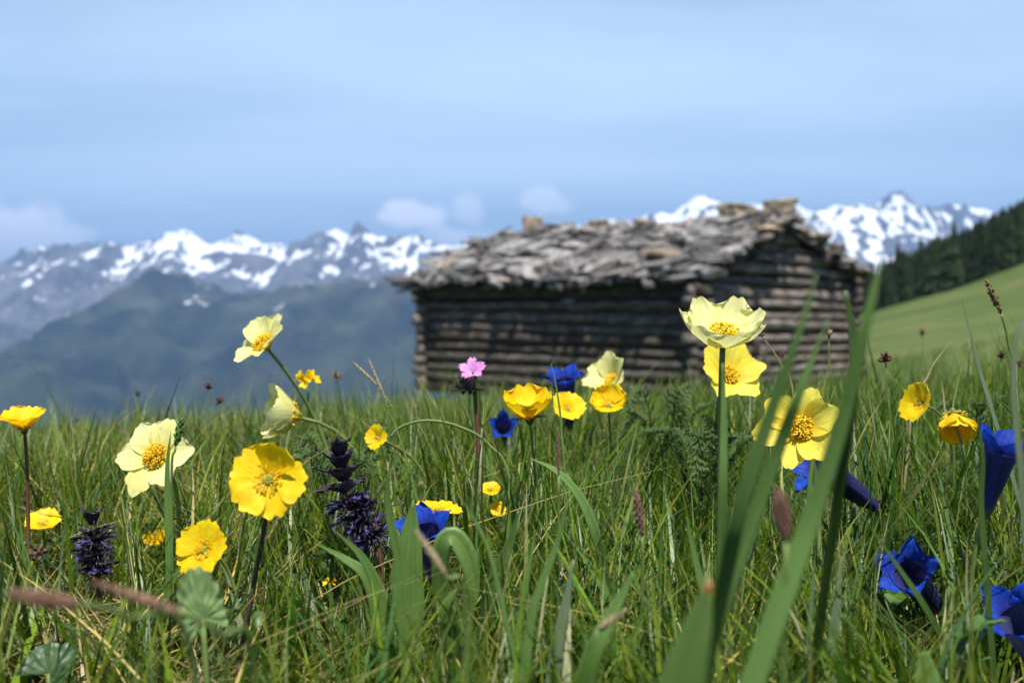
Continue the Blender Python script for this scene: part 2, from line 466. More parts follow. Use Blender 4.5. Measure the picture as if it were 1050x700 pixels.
def mountain(name, label, prof, yc, front, back, zbase, rough_amp, nscale, mat, shape=.8, seed=1, npx=560, ndep=150, ext=(-250, 1300)):
    """heightfield: crest line seen at the photograph's skyline, slope running towards us to zbase"""
    u = np.linspace(ext[0], ext[1], npx)
    pr = np.interp(u, [p[0] for p in prof], [p[1] for p in prof])
    dep = np.concatenate([np.linspace(-front, 0, int(ndep * .75), endpoint=False), np.linspace(0, back, ndep - int(ndep * .75))])
    U, D = np.meshgrid(u, dep)
    PR = np.broadcast_to(pr, U.shape)
    warp = fbm(U * .006, D * 0 + 3.3, seed=seed + 3) * front * .12
    Y = yc + D + warp * np.clip(1 - np.abs(D) / front, 0, 1) * 0
    X = (U - 525) / F * yc * (1 + D / yc * .35)
    crest = CAMZ + (HOR - PR - 7) / F * yc
    f = np.where(D < 0, np.clip(1 + D / front, 0, 1) ** shape, np.clip(1 - D / back, 0, 1) ** .9)
    r1 = fbm(X * nscale + .7 * vnoise(X * nscale * .5, D * nscale * .5, seed=seed + 9), D * nscale * .45, octv=7, seed=seed, ridged=True)
    r2 = fbm(X * nscale * 3, D * nscale * 2.2, octv=5, seed=seed + 40, ridged=True)
    damp = np.clip(np.abs(D) / (front * .12), .10, 1)
    Z = zbase + (crest - zbase) * f + rough_amp * (r1 * damp + .3 * r2) * (np.clip(f * 3, 0, 1))
    v = np.stack([X, Y, Z], -1).reshape(-1, 3)
    gy, gx = np.gradient(Z); dX = np.gradient(X, axis=1) + 1e-6; dY = np.gradient(Y, axis=0) + 1e-6
    slope = np.hypot(gx / dX, gy / dY)
    def blur(q, k):
        for _ in range(k):
            q = (q + np.roll(q, 1, 0) + np.roll(q, -1, 0) + np.roll(q, 1, 1) + np.roll(q, -1, 1)) / 5
        return q
    hollow = np.clip((blur(Z, 14) - Z) / 28, -1.2, 1.2)
    big = fbm(X * .0012 + D * .0006, D * .0012, octv=4, seed=seed + 60)
    sv = (Z * .6 / 1000) + .34 * hollow + .34 * big - .30 * np.clip(slope - .8, -.4, 1.2)
    sv = np.clip((sv + 1) / 3, 0, 1)
    colr = np.stack([sv, sv, sv, np.ones_like(sv)], -1).reshape(-1, 4)
    nr, nc = U.shape
    i = np.arange(nr - 1)[:, None]; j = np.arange(nc - 1)[None, :]
    a = i * nc + j
    fc = np.stack([a, a + 1, a + 1 + nc, a + nc], -1).reshape(-1, 4)
    o = obj(name, np_mesh(name, v, fc, None, colr), mat)
    tag(o, label, None, kind='structure')
    return o


snow = mountain_mat('snowy_rock', ((.055, .06, .07), (.13, .13, .14)), (-400, 500, (.025, .04, .016), (.05, .065, .025)), 0, 1100,
                    (.006, .006, .012), (.27 + 1) / 3)
green = mountain_mat('forested_slope', ((.05, .055, .045), (.10, .10, .08)), (300, 1100, (.006, .012, .009), (.032, .041, .025)), 300, 1300,
                     (.0022, .0022, .006), (.37 + 1) / 3)

mountain('far_mountains', 'distant snow streaked rocky mountain range under the clouds',
         [(-250, 270), (0, 276), (40, 262), (70, 255), (85, 262), (112, 245), (130, 252), (160, 264), (185, 252), (213, 241), (235, 250), (262, 244),
          (290, 252), (322, 250), (333, 234), (347, 230), (362, 236), (392, 238), (410, 243), (432, 252), (470, 262), (560, 240), (640, 225), (690, 215),
          (712, 200), (735, 198), (760, 206), (800, 204), (830, 206), (860, 210), (885, 211), (897, 213), (925, 221), (945, 223), (970, 224), (990, 227),
          (1040, 238), (1300, 290)], 10000, 4600, 2500, -600, 330, .0011, snow, seed=4, ndep=220, npx=900)
mountain('left_mountain', 'hazy blue mountain shoulder with snow patches below the far peaks',
         [(-250, 290), (-60, 306), (0, 318), (30, 330), (75, 345), (120, 352), (200, 380), (300, 420), (500, 480), (1300, 520)],
         8200, 3000, 1500, -800, 200, .0013, snow, seed=21, ext=(-300, 420), ndep=120, npx=300)
mountain('middle_mountain', 'dark green and blue forested mountain across the valley',
         [(-250, 420), (-60, 396), (0, 374), (40, 352), (80, 328), (120, 300), (150, 284), (172, 276), (195, 280), (230, 292), (270, 297), (320, 294), (360, 285), (400, 280),
          (440, 282), (520, 290), (640, 300), (760, 292), (850, 300), (900, 320), (1000, 340), (1300, 380)], 6000, 3300, 1800, -880, 170, .0016, green, seed=33,
         shape=.85, ndep=200, npx=700)


# ---------------------------------------------------------------- forest on the right hillside
def build_forest():
    r = np.random.default_rng(5)
    V = []; Fc = []; C = []; n = 0
    spots = []
    while len(spots) < 2600:
        y = r.uniform(165, 400); t = r.uniform(.24, .95)
        spots.append((t * y, y))
    sx = np.array(spots); gz = ground(sx[:, 0], sx[:, 1])
    for (x, y), z in zip(spots, gz):
        h = r.uniform(7.5, 11.5) * (.85 if x / y < .38 else 1); R = h * r.uniform(.16, .22)
        tint = r.uniform(.6, 1.3)
        whorls = 11
        # trunk
        tv, tf, _ = tube(np.array([[x, y, z - .5], [x, y, z + h * .5], [x, y, z + h]]), [R * .12, R * .08, .01], 5)
        V.append(tv); Fc += [tuple(i + n for i in q) for q in tf]; C.append(np.tile((.8, .5, .35, 1), (len(tv), 1))); n += len(tv)
        for w in range(whorls):
            s = w / whorls
            zz = z + h * (.08 + .9 * s); rad = R * (1 - s) ** .8 * r.uniform(.8, 1.15) + .1
            k = 9
            th0 = r.uniform(0, 6.28)
            ring = []
            for j in range(2 * k):
                th = th0 + math.pi * j / k
                q = rad * (r.uniform(.8, 1.2) if j % 2 == 0 else r.uniform(.35, .6))
                ring.append((x + q * math.cos(th), y + q * math.sin(th), zz - rad * (.45 if j % 2 == 0 else .15) + r.uniform(-.15, .15)))
            vv = np.array(ring + [(x, y, zz + h * .13)])
            V.append(vv); Fc += [(n + j, n + (j + 1) % (2 * k), n + 2 * k) for j in range(2 * k)]
            c = tint * r.uniform(.8, 1.2); C.append(np.tile((c, c, c * .95, 1), (len(vv), 1))); n += len(vv)
    me = np_mesh('forest', np.concatenate(V), Fc, None, np.concatenate(C), smooth=False)
    m = solid('spruce', [(.3, (.012, .022, .011)), (.7, (.028, .042, .018))], rough=.9, scale=1.2, bump=0, attr=True, spec=.1)
    tag(obj('forest', me, m), 'dark spruce forest covering the hillside beyond the pasture', 'forest', kind='stuff')


build_forest()

# ---------------------------------------------------------------- hut
TH = math.radians(47)
HC = np.array([2.98, 16.0])                     # near corner
DL = np.array([-math.cos(TH), math.sin(TH)])    # along the long wall, away to the left
DG = np.array([math.sin(TH), math.cos(TH)])     # along the gable wall, away to the right
HL, HW = 7.05, 4.9
HZ0 = -0.95                                     # sill
EAVE_F, EAVE_B, RIDGE = 1.14, 1.38, 2.18        # heights (world) at front eave, back eave, ridge


def H(a, b, z):                                 # a along long wall, b along gable
    p = HC + DL * a + DG * b
    return np.array([p[0], p[1], z + .05 * math.sin(a * 1.3 + 1) * np.clip(z - .3, 0, 1) + .034 * max(a, 0) * np.clip((z - HZ0) / 2, 0, 1)])


wood = solid('weathered_log', [(.30, (.012, .009, .007)), (.48, (.050, .040, .034)), (.62, (.125, .108, .095)), (.78, (.27, .245, .22))], rough=.85, scale=3.0,
             stretch=(1, 1, 7), bump=.9, dist=.03, attr=True, coord='Object')
slabm = solid('weathered_shingle', [(.28, (.035, .033, .032)), (.5, (.15, .143, .137)), (.72, (.34, .33, .315))], rough=.85, scale=5.0, stretch=(1, 1, 1),
              bump=.8, dist=.02, attr=True, coord='Object')
stonem = solid('lichen_stone', [(.3, (.16, .12, .08)), (.5, (.27, .21, .14)), (.75, (.36, .32, .24))], rough=.9, scale=7, bump=.8, dist=.02)
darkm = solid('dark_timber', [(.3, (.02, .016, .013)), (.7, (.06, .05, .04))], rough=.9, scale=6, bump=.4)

hut = empty('log_hut', tuple(H(0, 0, HZ0)), 'old weathered log hut with ragged shingle roof standing in the meadow', 'hut')
hinv = Matrix.Translation(-Vector(hut.location))


def log_piece(mb, p0, p1, r, seed, tone=1.0):
    q = np.random.default_rng(seed)
    n = 9
    s = np.linspace(0, 1, n)[:, None]
    path = np.array(p0) + (np.array(p1) - np.array(p0)) * s
    path[:, 2] += q.normal(0, r * .10, n); path[:, :2] += q.normal(0, r * .08, (n, 2))
    v, f, uv = tube(path, r * q.uniform(.88, 1.12, n), 10, .12, seed)
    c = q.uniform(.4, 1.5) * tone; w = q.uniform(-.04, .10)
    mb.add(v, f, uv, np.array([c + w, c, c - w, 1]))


def add_wall(name, fn, n, ext, off, length, seed, hi=None, tone=1.0):
    mb = MB(); r = .100
    for k in range(n):
        z = HZ0 + .1 + k * .19 + off
        e0 = -random.uniform(.18, .34); e1 = length + random.uniform(.18, .34)
        if hi:
            lo_, hi_ = hi(z)
            if lo_ is not None: e0, e1 = lo_, hi_
            if e1 - e0 < .3: continue
        zj = z + random.uniform(-.02, .02); log_piece(mb, fn(e0, zj + random.uniform(-.03, .03)), fn(e1, zj), r * random.uniform(.82, 1.15), seed + k, tone)
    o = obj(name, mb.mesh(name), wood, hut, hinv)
    return o


def gable_span(z):
    if z < EAVE_F - .05: return None, None
    # roof line limits along b
    mid = HW / 2
    b0 = mid * (z + .12 - EAVE_F) / (RIDGE - EAVE_F) if z + .12 > EAVE_F else -.2
    b1 = HW - mid * (z + .12 - EAVE_B) / (RIDGE - EAVE_B) if z + .12 > EAVE_B else HW + .22
    return max(b0, -.2), b1


add_wall('front_wall', lambda a, z: H(a, 0, z), 10, 0, 0, HL, 100)
add_wall('back_wall', lambda a, z: H(a, HW, z), 12, 0, 0, HL, 200)
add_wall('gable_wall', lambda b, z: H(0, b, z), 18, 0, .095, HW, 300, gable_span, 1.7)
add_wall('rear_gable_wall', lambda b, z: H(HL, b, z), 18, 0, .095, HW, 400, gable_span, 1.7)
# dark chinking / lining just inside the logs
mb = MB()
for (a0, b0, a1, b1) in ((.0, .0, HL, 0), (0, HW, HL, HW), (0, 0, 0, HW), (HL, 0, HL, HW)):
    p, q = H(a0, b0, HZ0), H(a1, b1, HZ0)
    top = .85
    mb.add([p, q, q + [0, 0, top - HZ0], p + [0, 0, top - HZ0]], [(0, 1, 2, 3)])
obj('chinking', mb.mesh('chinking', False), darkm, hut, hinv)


def roof_pt(b, lift=0.0):
    """height of the roof plane over gable coordinate b"""
    mid = HW / 2
    if b < mid: z = RIDGE + (b - mid) * (RIDGE - EAVE_F) / mid
    else: z = RIDGE - (b - mid) * (RIDGE - EAVE_B) / mid
    return z + lift


def build_roof():
    q = np.random.default_rng(77)
    mb = MB(); under = MB()
    over = .42; ov = .20; eo = .20
    # continuous deck under the shingles
    for side in (0, 1):
        b_e = -eo if side == 0 else HW + eo
        bs = (b_e, HW / 2)
        a0, a1 = -ov + .1, HL + over - .1
        c = [H(a0, bs[0], roof_pt(bs[0], -.02)), H(a1, bs[0], roof_pt(bs[0], -.02)), H(a1, bs[1], roof_pt(bs[1], -.02)), H(a0, bs[1], roof_pt(bs[1], -.02))]
        d = [p - [0, 0, .05] for p in c]
        under.add(c + d, [(0, 1, 2, 3), (7, 6, 5, 4), (0, 4, 5, 1), (1, 5, 6, 2), (2, 6, 7, 3), (3, 7, 4, 0)])
    obj('roof_deck', under.mesh('roof_deck', False), darkm, hut, hinv)

    def slab(a, b, la, lb, th, yaw, lift, pitchj, side):
        slope = (RIDGE - EAVE_F) / (HW / 2) if side == 0 else -(RIDGE - EAVE_B) / (HW / 2)
        eu = np.array([*(DL), 0.0]); ev = np.array([*(DG), slope]); ev /= np.linalg.norm(ev)
        nn = np.cross(eu, ev); nn *= np.sign(nn[2]); nn /= np.linalg.norm(nn)
        c0, s0 = math.cos(yaw), math.sin(yaw)
        e1 = eu * c0 + ev * s0; e2 = -eu * s0 + ev * c0
        e1 = e1 + nn * q.normal(0, pitchj); e2 = e2 + nn * (q.normal(0, pitchj) * (1 if side == 0 else -1))
        o = H(a, b, roof_pt(b)) + nn * lift
        k = 8; ring = []
        for j in range(k):
            th_ = 2 * math.pi * (j + (.28 if j % 2 else -.28) + .5 + q.uniform(-.1, .1)) / k
            cx, sx_ = math.cos(th_), math.sin(th_)
            m_ = max(abs(cx), abs(sx_)) ** .95
            ring.append((cx / m_ * la / 2 * q.uniform(.82, 1.08), sx_ / m_ * lb / 2 * q.uniform(.8, 1.08)))
        top = [o + e1 * x + e2 * y + nn * (th / 2 + q.normal(0, th * .12)) for x, y in ring]
        bot = [o + e1 * x * 1.02 + e2 * y * 1.02 - nn * th / 2 for x, y in ring]
        f = [tuple(range(k)), tuple(range(2 * k - 1, k - 1, -1))] + [(j, k + j, k + (j + 1) % k, (j + 1) % k) for j in range(k)]
        g = q.choice([q.uniform(.25, .7), q.uniform(.6, 1.1), q.uniform(1.0, 1.6)]); w = max(0, q.normal(.0, .08)) * g
        mb.add(top + bot, f, None, np.array([g + w, g, g - w * .8, 1]))
    for side in (0, 1):
        rows = 16
        for i in range(rows):
            fr = i / (rows - 1)
            b = (-eo + fr * (HW / 2 + eo)) if side == 0 else (HW + eo - fr * (HW / 2 + eo))
            a = -ov
            while a < HL + over:
                la = q.uniform(.3, 1.25) 
                slab(a + la / 2, b + q.normal(0, .05), la * 1.1, q.uniform(.16, .42), q.uniform(.02, .06), q.normal(.05, .22), .04 + q.uniform(0, .15), .11, side)
                a += la * q.uniform(.6, .95)
    # big flat stone slabs
    for _ in range(75):
        slab(q.uniform(-ov, HL) ** 1.0, q.uniform(-.1, HW / 2), q.uniform(.5, 1.1), q.uniform(.32, .6), q.uniform(.04, .08), q.normal(0, .25), q.uniform(.12, .2), .10, 0)
    for _ in range(16):
        slab(q.uniform(HL + over - .5, HL + over + .25), q.uniform(-eo - .15, .5), q.uniform(.7, 1.3), q.uniform(.14, .3), q.uniform(.03, .06), q.normal(0, .12), q.uniform(.0, .15), .08, 0)
    # long loose shakes lying askew, thicker stones towards the eave and along the verge
    for _ in range(110):
        slab(q.uniform(-ov, HL + over), q.uniform(-.3, HW / 2 - .1), q.uniform(.5, 1.15), q.uniform(.09, .2), q.uniform(.03, .06), q.normal(.5, .5), q.uniform(.14, .22), .12, 0)
    for _ in range(40):
        slab(q.uniform(-ov, HL + over), q.uniform(-eo - .1, -.05), q.uniform(.15, .38), q.uniform(.15, .3), q.uniform(.07, .14), q.normal(0, .5), q.uniform(.02, .12), .2, 0)
    for _ in range(60):
        b = q.uniform(-eo, HW + eo); side = 0 if b < HW / 2 else 1
        slab(q.uniform(-ov - .08, -ov + .35), b, q.uniform(.3, .6), q.uniform(.2, .45), q.uniform(.05, .1), q.normal(0, .4), q.uniform(.0, .2), .15, side)
    for _ in range(70):
        slab(q.uniform(-ov, HL + over), HW / 2 + q.uniform(-.2, .2), q.uniform(.25, .6), q.uniform(.2, .45), q.uniform(.04, .1), q.normal(0, .5), q.uniform(.08, .2), .2, 0)
    obj('roof', mb.mesh('roof', False), slabm, hut, hinv)
    # purlins sticking out and verge poles
    for b in (-.05, HW * .27, HW / 2, HW * .75, HW + .05):
        m2 = MB(); log_piece(m2, H(-ov - .04, b, roof_pt(b, -.16)), H(HL + over - .05, b, roof_pt(b, -.16)), .075, int(b * 100) + 900)
        obj('purlin', m2.mesh('purlin'), wood, hut, hinv)
    for side in (0, 1):
        for a in np.linspace(-ov + .08, HL + over - .2, 7):
            m2 = MB(); be = -eo if side == 0 else HW + eo
            log_piece(m2, H(a, be, roof_pt(be, -.1)), H(a, HW / 2, roof_pt(HW / 2, -.1)), .05, int(a * 50) + 700 + side)
            obj('rafter', m2.mesh('rafter'), wood, hut, hinv)


build_roof()


def rock(name, loc, size, seed, label, group=None, mat=None):
    q = np.random.default_rng(seed)
    import bmesh
    bm = bmesh.new(); bmesh.ops.create_icosphere(bm, subdivisions=3, radius=1)
    for v in bm.verts:
        p = np.array(v.co)
        p = np.sign(p) * np.abs(p) ** .55
        p = p / np.max(np.abs(p)) * .9 * (1 + .0)
        nse = float(vnoise(np.array([p[0] * 1.3]), np.array([p[1] * 1.3]), np.array([p[2] * 1.3 + seed]), seed)[0])
        p = p * (1 + .22 * nse)
        v.co = Vector((p[0] * size[0] / 2, p[1] * size[1] / 2, (p[2] + .9) * size[2] / 2))
    me = bpy.data.meshes.new(name); bm.to_mesh(me); bm.free()
    o = obj(name, me, mat or stonem); o.location = loc
    o.rotation_euler = (q.uniform(-.12, .12), q.uniform(-.12, .12), q.uniform(0, 3))
    tag(o, label, 'stone', group)
    return o


mid = HW / 2
for a, sz, lab in ((.05, (.52, .42, .30), 'brown squared stone weighting the roof at the gable peak'),
                   (.95, (.60, .42, .24), 'long low tan stone on the roof ridge beside the gable peak'),
                   (6.35, (.40, .36, .36), 'tan block stone standing up on the far end of the roof ridge'),
                   (4.3, (.4, .3, .17), 'small dark stone on the middle of the roof ridge'),
                   (3.1, (.45, .3, .15), 'flat grey stone on the roof ridge between the small stone and gable')):
    p = H(a, mid, RIDGE + .15)
    rock('stone', tuple(p), sz, int(a * 10) + 3, lab, 'stones lying on the roof ridge')
p = H(-.2, HW * .32, roof_pt(HW * .32, .16))
rock('stone', tuple(p), (.62, .46, .12), 61, 'flat greenish grey slab stone on the roof near the gable edge', 'stones lying on the roof')
p = H(.9, HW * .1, roof_pt(HW * .1, .14))
rock('stone', tuple(p), (1.0, .4, .14), 64, 'wide tan slab stone on the lower roof above the hut corner', 'stones lying on the roof')
# board leaning against the gable wall, pale plank on it
mb = MB(); b0 = H(-.55, 1.75, -.95); b1 = H(-.13, 1.45, .15)
dv = np.array([*DG, 0]) * .05; dn = np.array([*DL, 0]) * .02
mb.add([b0 - dv - dn, b0 + dv - dn, b0 + dv + dn, b0 - dv + dn, b1 - dv - dn, b1 + dv - dn, b1 + dv + dn, b1 - dv + dn],
       [(0, 1, 2, 3), (7, 6, 5, 4), (0, 4, 5, 1), (1, 5, 6, 2), (2, 6, 7, 3), (3, 7, 4, 0)])
tag(obj('leaning_board', mb.mesh('leaning_board', False), wood), 'narrow weathered board leaning against the gable wall of the hut', 'board')

# ---------------------------------------------------------------- flowers: shared shape functions
HEADS = []          # (px, py, radius px, depth): the grass keeps clear in front of these


def petal(L, W, prof, phi0, phi1, cup=.3, ruffle=.05, notch=0.0, seed=0, bendp=1.0, nu=13, nv=11, r0=0.0, roundtip=.35):
    q = seed * 7.31
    s = np.linspace(0, 1, nu); a = np.linspace(-1, 1, nv)
    w = np.interp(s, np.linspace(0, 1, len(prof)), prof) * W / 2
    S, A = np.meshgrid(s, a, indexing='ij')
    Wd = np.broadcast_to(w[:, None], S.shape)
    Se = S * (1 - roundtip * (A ** 2) * S ** 3 - notch * np.exp(-(A / .28) ** 2) * S ** 6)
    fine = np.linspace(0, 1, 60)
    ph = phi0 + (phi1 - phi0) * fine ** bendp
    rr = np.concatenate([[0], np.cumsum(np.sin((ph[1:] + ph[:-1]) / 2) / 59)]) * L
    zz = np.concatenate([[0], np.cumsum(np.cos((ph[1:] + ph[:-1]) / 2) / 59)]) * L
    R = np.interp(Se, fine, rr); Z = np.interp(Se, fine, zz); PH = np.interp(Se, fine, ph)
    edge = np.abs(A) ** 2
    n1 = vnoise(S * 3 + q, A * 2.2 + q, seed=int(seed)) ; n2 = vnoise(S * 7 + q, A * 5 - q, seed=int(seed) + 5)
    lift = cup * A ** 2 * Wd + ruffle * L * (n1 * .8 + n2 * .35) * (.15 + edge * .6 + S ** 3 * .6) * (S > 0)
    X = r0 + R - np.cos(PH) * lift
    ZZ = Z + np.sin(PH) * lift
    Yl = A * Wd * (1 - .12 * abs(cup) * edge) * (1 + ruffle * .5 * n1)
    v = np.stack([X, Yl, ZZ], -1).reshape(-1, 3)
    uv = np.stack([(A + 1) / 2 + seed % 7, S], -1).reshape(-1, 2)
    return v, grid_faces(nu, nv), uv


ANEM = [.32, .50, .72, .90, 1.0, 1.03, 1.0, .88, .58]
ROSE = [.16, .34, .6, .84, 1.0, 1.05, 1.04, .93, .62]
LOBE = [.75, .9, 1.0, 1.0, .9, .72, .48, .22, .03]


def petal_mesh(name, **kw):
    v, f, uv = petal(**kw)
    return np_mesh(name, v, f, uv)


def frame(axis, roll=0.0):
    a = Vector(axis).normalized()
    q = a.to_track_quat('Z', 'Y')
    return (q @ Quaternion((0, 0, 1), roll)).to_matrix().to_4x4()


def stem_path(base, head, axis, k=.35, n=16, lift=.5):
    base = np.array(base); head = np.array(head); ax = np.array(Vector(axis).normalized())
    L = np.linalg.norm(head - base)
    p1 = base + np.array([0, 0, L * lift]); p2 = head - ax * L * k
    t = np.linspace(0, 1, n)[:, None]
    return (1 - t) ** 3 * base + 3 * (1 - t) ** 2 * t * p1 + 3 * (1 - t) * t * t * p2 + t ** 3 * head


def part_local(root, name, mbm, mat):
    """mesh given in world coordinates, parented to root"""
    return obj(name, mbm, mat, root, Matrix.Translation(-Vector(root.location)))


def base_at(bpx, d):
    x = (bpx - 525) / F * d
    return Vector((x, d, g1(x, d)))


def add_stem(root, path, r0, r1, mat, name='stem'):
    v, f, uv = tube(path, np.linspace(r0, r1, len(path)), 8)
    mb = MB(); mb.add(v, f, uv)
    return part_local(root, name, mb.mesh(name), mat)


def stamen_mesh(n, rmin, rmax, h, ar, spread=.5, seed=0, name='stamens', al=2.4):
    q = np.random.default_rng(seed); mb = MB()
    for i in range(n):
        th = q.uniform(0, 6.283); u = q.uniform(0, 1) ** .6
        r = rmin + (rmax - rmin) * u; hh = h * (1.05 - .5 * u * u) * q.uniform(.75, 1.1)
        b = np.array([math.cos(th) * r * .35, math.sin(th) * r * .35, 0])
        t = np.array([math.cos(th) * r, math.sin(th) * r, hh])
        v, f, uv = tube([b, (b + t) / 2 + [0, 0, hh * .06], t], ar * .28, 4); mb.add(v, f, uv)
        d = q.normal(0, .5, 3) + [math.cos(th) * spread, math.sin(th) * spread, .7]; d /= np.linalg.norm(d)
        v, f, uv = spindle(t - d * ar * al / 2, t + d * ar * al / 2, ar, 5, 4); mb.add(v, f, uv)
    return mb.mesh(name)


def dome_mesh(name, r, h, n, seed=0):
    q = np.random.default_rng(seed); mb = MB()
    for i in range(n):
        ga = i * 2.39996; u = (i + .5) / n
        th = math.acos(1 - u); d = np.array([math.sin(th) * math.cos(ga), math.sin(th) * math.sin(ga), math.cos(th)])
        p = d * [r, r, h]
        v, f, uv = spindle(p * .6, p * 1.15, r * .2, 5, 4); mb.add(v, f, uv)
    return mb.mesh(name)


STAM_A = [stamen_mesh(230, .0005, .0092, .0105, .0006, seed=s) for s in (1, 2)]
STAM_G = [stamen_mesh(60, .003, .0075, .0045, .00045, seed=s, spread=1.0, al=1.8) for s in (3, 4)]
DOME_A = dome_mesh('pistil', .0035, .005, 50)
DOME_G = dome_mesh('pistil', .0028, .003, 40, 2)


def head_part(root, name, me, mat, head, fr, th=0.0, tilt=0.0):
    mw = Matrix.Translation(Vector(head) - Vector(root.location)) @ fr @ Matrix.Rotation(th, 4, 'Z')
    if tilt: mw = mw @ Matrix.Rotation(tilt, 4, 'Y')
    return obj(name, me, mat, root, mw)


def anemone(px, py, d, axis, bpx, label, bd=None, size=1.0, phis=(55, 100), mat='pale', n=6, roll=0.0, seed=0, cup=.35, k=.35, lift=.5, bendp=1.0,
            over=None, rpx=None, leaf=False, sr=.0016, ruf=.05):
    q = random.Random(seed * 13 + 5)
    head = P(px, py, d); base = base_at(bpx, bd or d)
    root = empty('anemone', base, label, 'flower', 'pale yellow alpine anemones in the meadow')
    fr = frame(axis, roll)
    HEADS.append((px, py, rpx or .034 * size / d * F, d))
    path = stem_path(base, head, axis, k, lift=lift)
    add_stem(root, path, sr * 1.2, sr * .9, M['stem'])
    for i in range(n):
        p0, p1 = phis
        if over and i in over: p0, p1 = over[i]
        me = petal_mesh('petal', L=.029 * size * q.uniform(.93, 1.07), W=.0215 * size * q.uniform(.9, 1.1), prof=ANEM,
                        phi0=math.radians(p0 + q.uniform(-7, 7)), phi1=math.radians(p1 + q.uniform(-10, 10)), cup=cup, ruffle=ruf,
                        seed=seed * 10 + i, bendp=bendp, r0=.0012 + .0008 * (i % 2), notch=q.choice((0, .05, .08)), roundtip=.2)
        head_part(root, 'petal', me, M[mat], head, fr, 2 * math.pi * (i + q.uniform(-.12, .12)) / n)
    sm = head_part(root, 'stamens', STAM_A[seed % 2], M['anther'], head, fr); sm.scale = (size,) * 3
    pm = head_part(root, 'pistil', DOME_A, M['pistil'], head, fr); pm.scale = (size,) * 3
    return root, path


def golden(px, py, d, axis, bpx, label, bd=None, size=1.0, phis=(75, 92), n=5, roll=0.0, seed=0, cup=.12, k=.3, lift=.5, stem='stem', kind='buttercup', rpx=None,
           over=None, sr=.0009, notch=.16, group='golden yellow flowers in the grass', ruf=.045):
    q = random.Random(seed * 17 + 3)
    head = P(px, py, d); base = base_at(bpx, bd or d)
    root = empty('golden_flower', base, label, 'flower', group)
    fr = frame(axis, roll)
    HEADS.append((px, py, rpx or .021 * size / d * F, d))
    path = stem_path(base, head, axis, k, lift=lift)
    add_stem(root, path, sr * 1.3, sr, M[stem])
    for i in range(n):
        p0, p1 = phis
        if over and i in over: p0, p1 = over[i]
        me = petal_mesh('petal', L=.0205 * size * q.uniform(.94, 1.06), W=.0205 * size * q.uniform(.92, 1.08), prof=ROSE,
                        phi0=math.radians(p0 + q.uniform(-5, 5)), phi1=math.radians(p1 + q.uniform(-8, 8)), cup=cup, ruffle=ruf,
                        seed=seed * 10 + i, r0=.001, notch=notch, roundtip=.22)
        head_part(root, 'petal', me, M['gold'], head, fr, 2 * math.pi * (i + q.uniform(-.1, .1)) / n, tilt=(i % 2) * .05)
    sm = head_part(root, 'stamens', STAM_G[seed % 2], M['anther'], head, fr); sm.scale = (size,) * 3
    pm = head_part(root, 'pistil', DOME_G, M['pistil'], head, fr); pm.scale = (size,) * 3
    mb = MB()
    for i in range(n):
        v, f, uv = petal(L=.010 * size, W=.005 * size, prof=LOBE, phi0=math.radians(phis[0] + 12), phi1=math.radians(max(phis) + 22), cup=.3, seed=i, nu=6, nv=5)
        th = 2 * math.pi * (i + .5) / n; c, s = math.cos(th), math.sin(th)
        v = v @ np.array([[c, s, 0], [-s, c, 0], [0, 0, 1]]) - [0, 0, .0009]
        mb.add(v, f, uv)
    v, f, uv = spindle([0, 0, -.004 * size], [0, 0, .0006], .0026 * size, 8, 5, [.4, .9, 1, 1]); mb.add(v, f, uv)
    head_part(root, 'calyx', mb.mesh('calyx'), M['calyx'], head, fr)
    return root, path


# --- the anemones
anemone(274, 357, .85, (-.42, -.62, .66), 352, 'pale yellow anemone on a long bare stem, highest flower at the upper left', size=1.12, phis=(48, 78), seed=1, cup=.4,
        k=.55, lift=.3, roll=.3, over={3: (70, 110)}, rpx=36)
anemone(308, 428, .85, (-.86, -.36, .20), 368, 'pale yellow anemone nodding below the highest pale one', size=1.35, bendp=.7, phis=(60, 22), seed=2, cup=.4, k=.5, lift=.3, roll=1.05, rpx=40)
anemone(163, 470, .75, (-.15, -.85, .45), 178, 'pale yellow anemone opened wide behind an upright grass bud', size=1.1, phis=(60, 95), seed=3, roll=.2, cup=.2, rpx=42)
A4 = anemone(741, 354, .66, (-.04, -.36, .92), 741, 'large pale yellow cup shaped anemone in front of the hut gable', size=1.36, phis=(88, 24), seed=4, n=7, roll=.35,
             cup=.38, k=.3, rpx=50, sr=.0022, bendp=.75, ruf=.08)
anemone(745, 388, .80, (.1, -.74, .5), 752, 'yellow star shaped anemone directly under the large cup shaped one', size=1.06, phis=(42, 74), seed=5, roll=.1, cup=.1, mat='deep', rpx=40)
anemone(822, 441, .60, (-.42, -.78, .30), 842, 'lemon anemone with swept back petals beside the wide blurred blade', size=.95, phis=(52, 86), seed=6, mat='deep', roll=.3,
        cup=.35, rpx=46)
anemone(632, 396, 1.0, (-.55, -.55, .60), 650, 'pale yellow anemone behind the golden flower in front of the log wall', size=1.25, phis=(25, 65), seed=7, cup=.35, roll=.6, rpx=34)

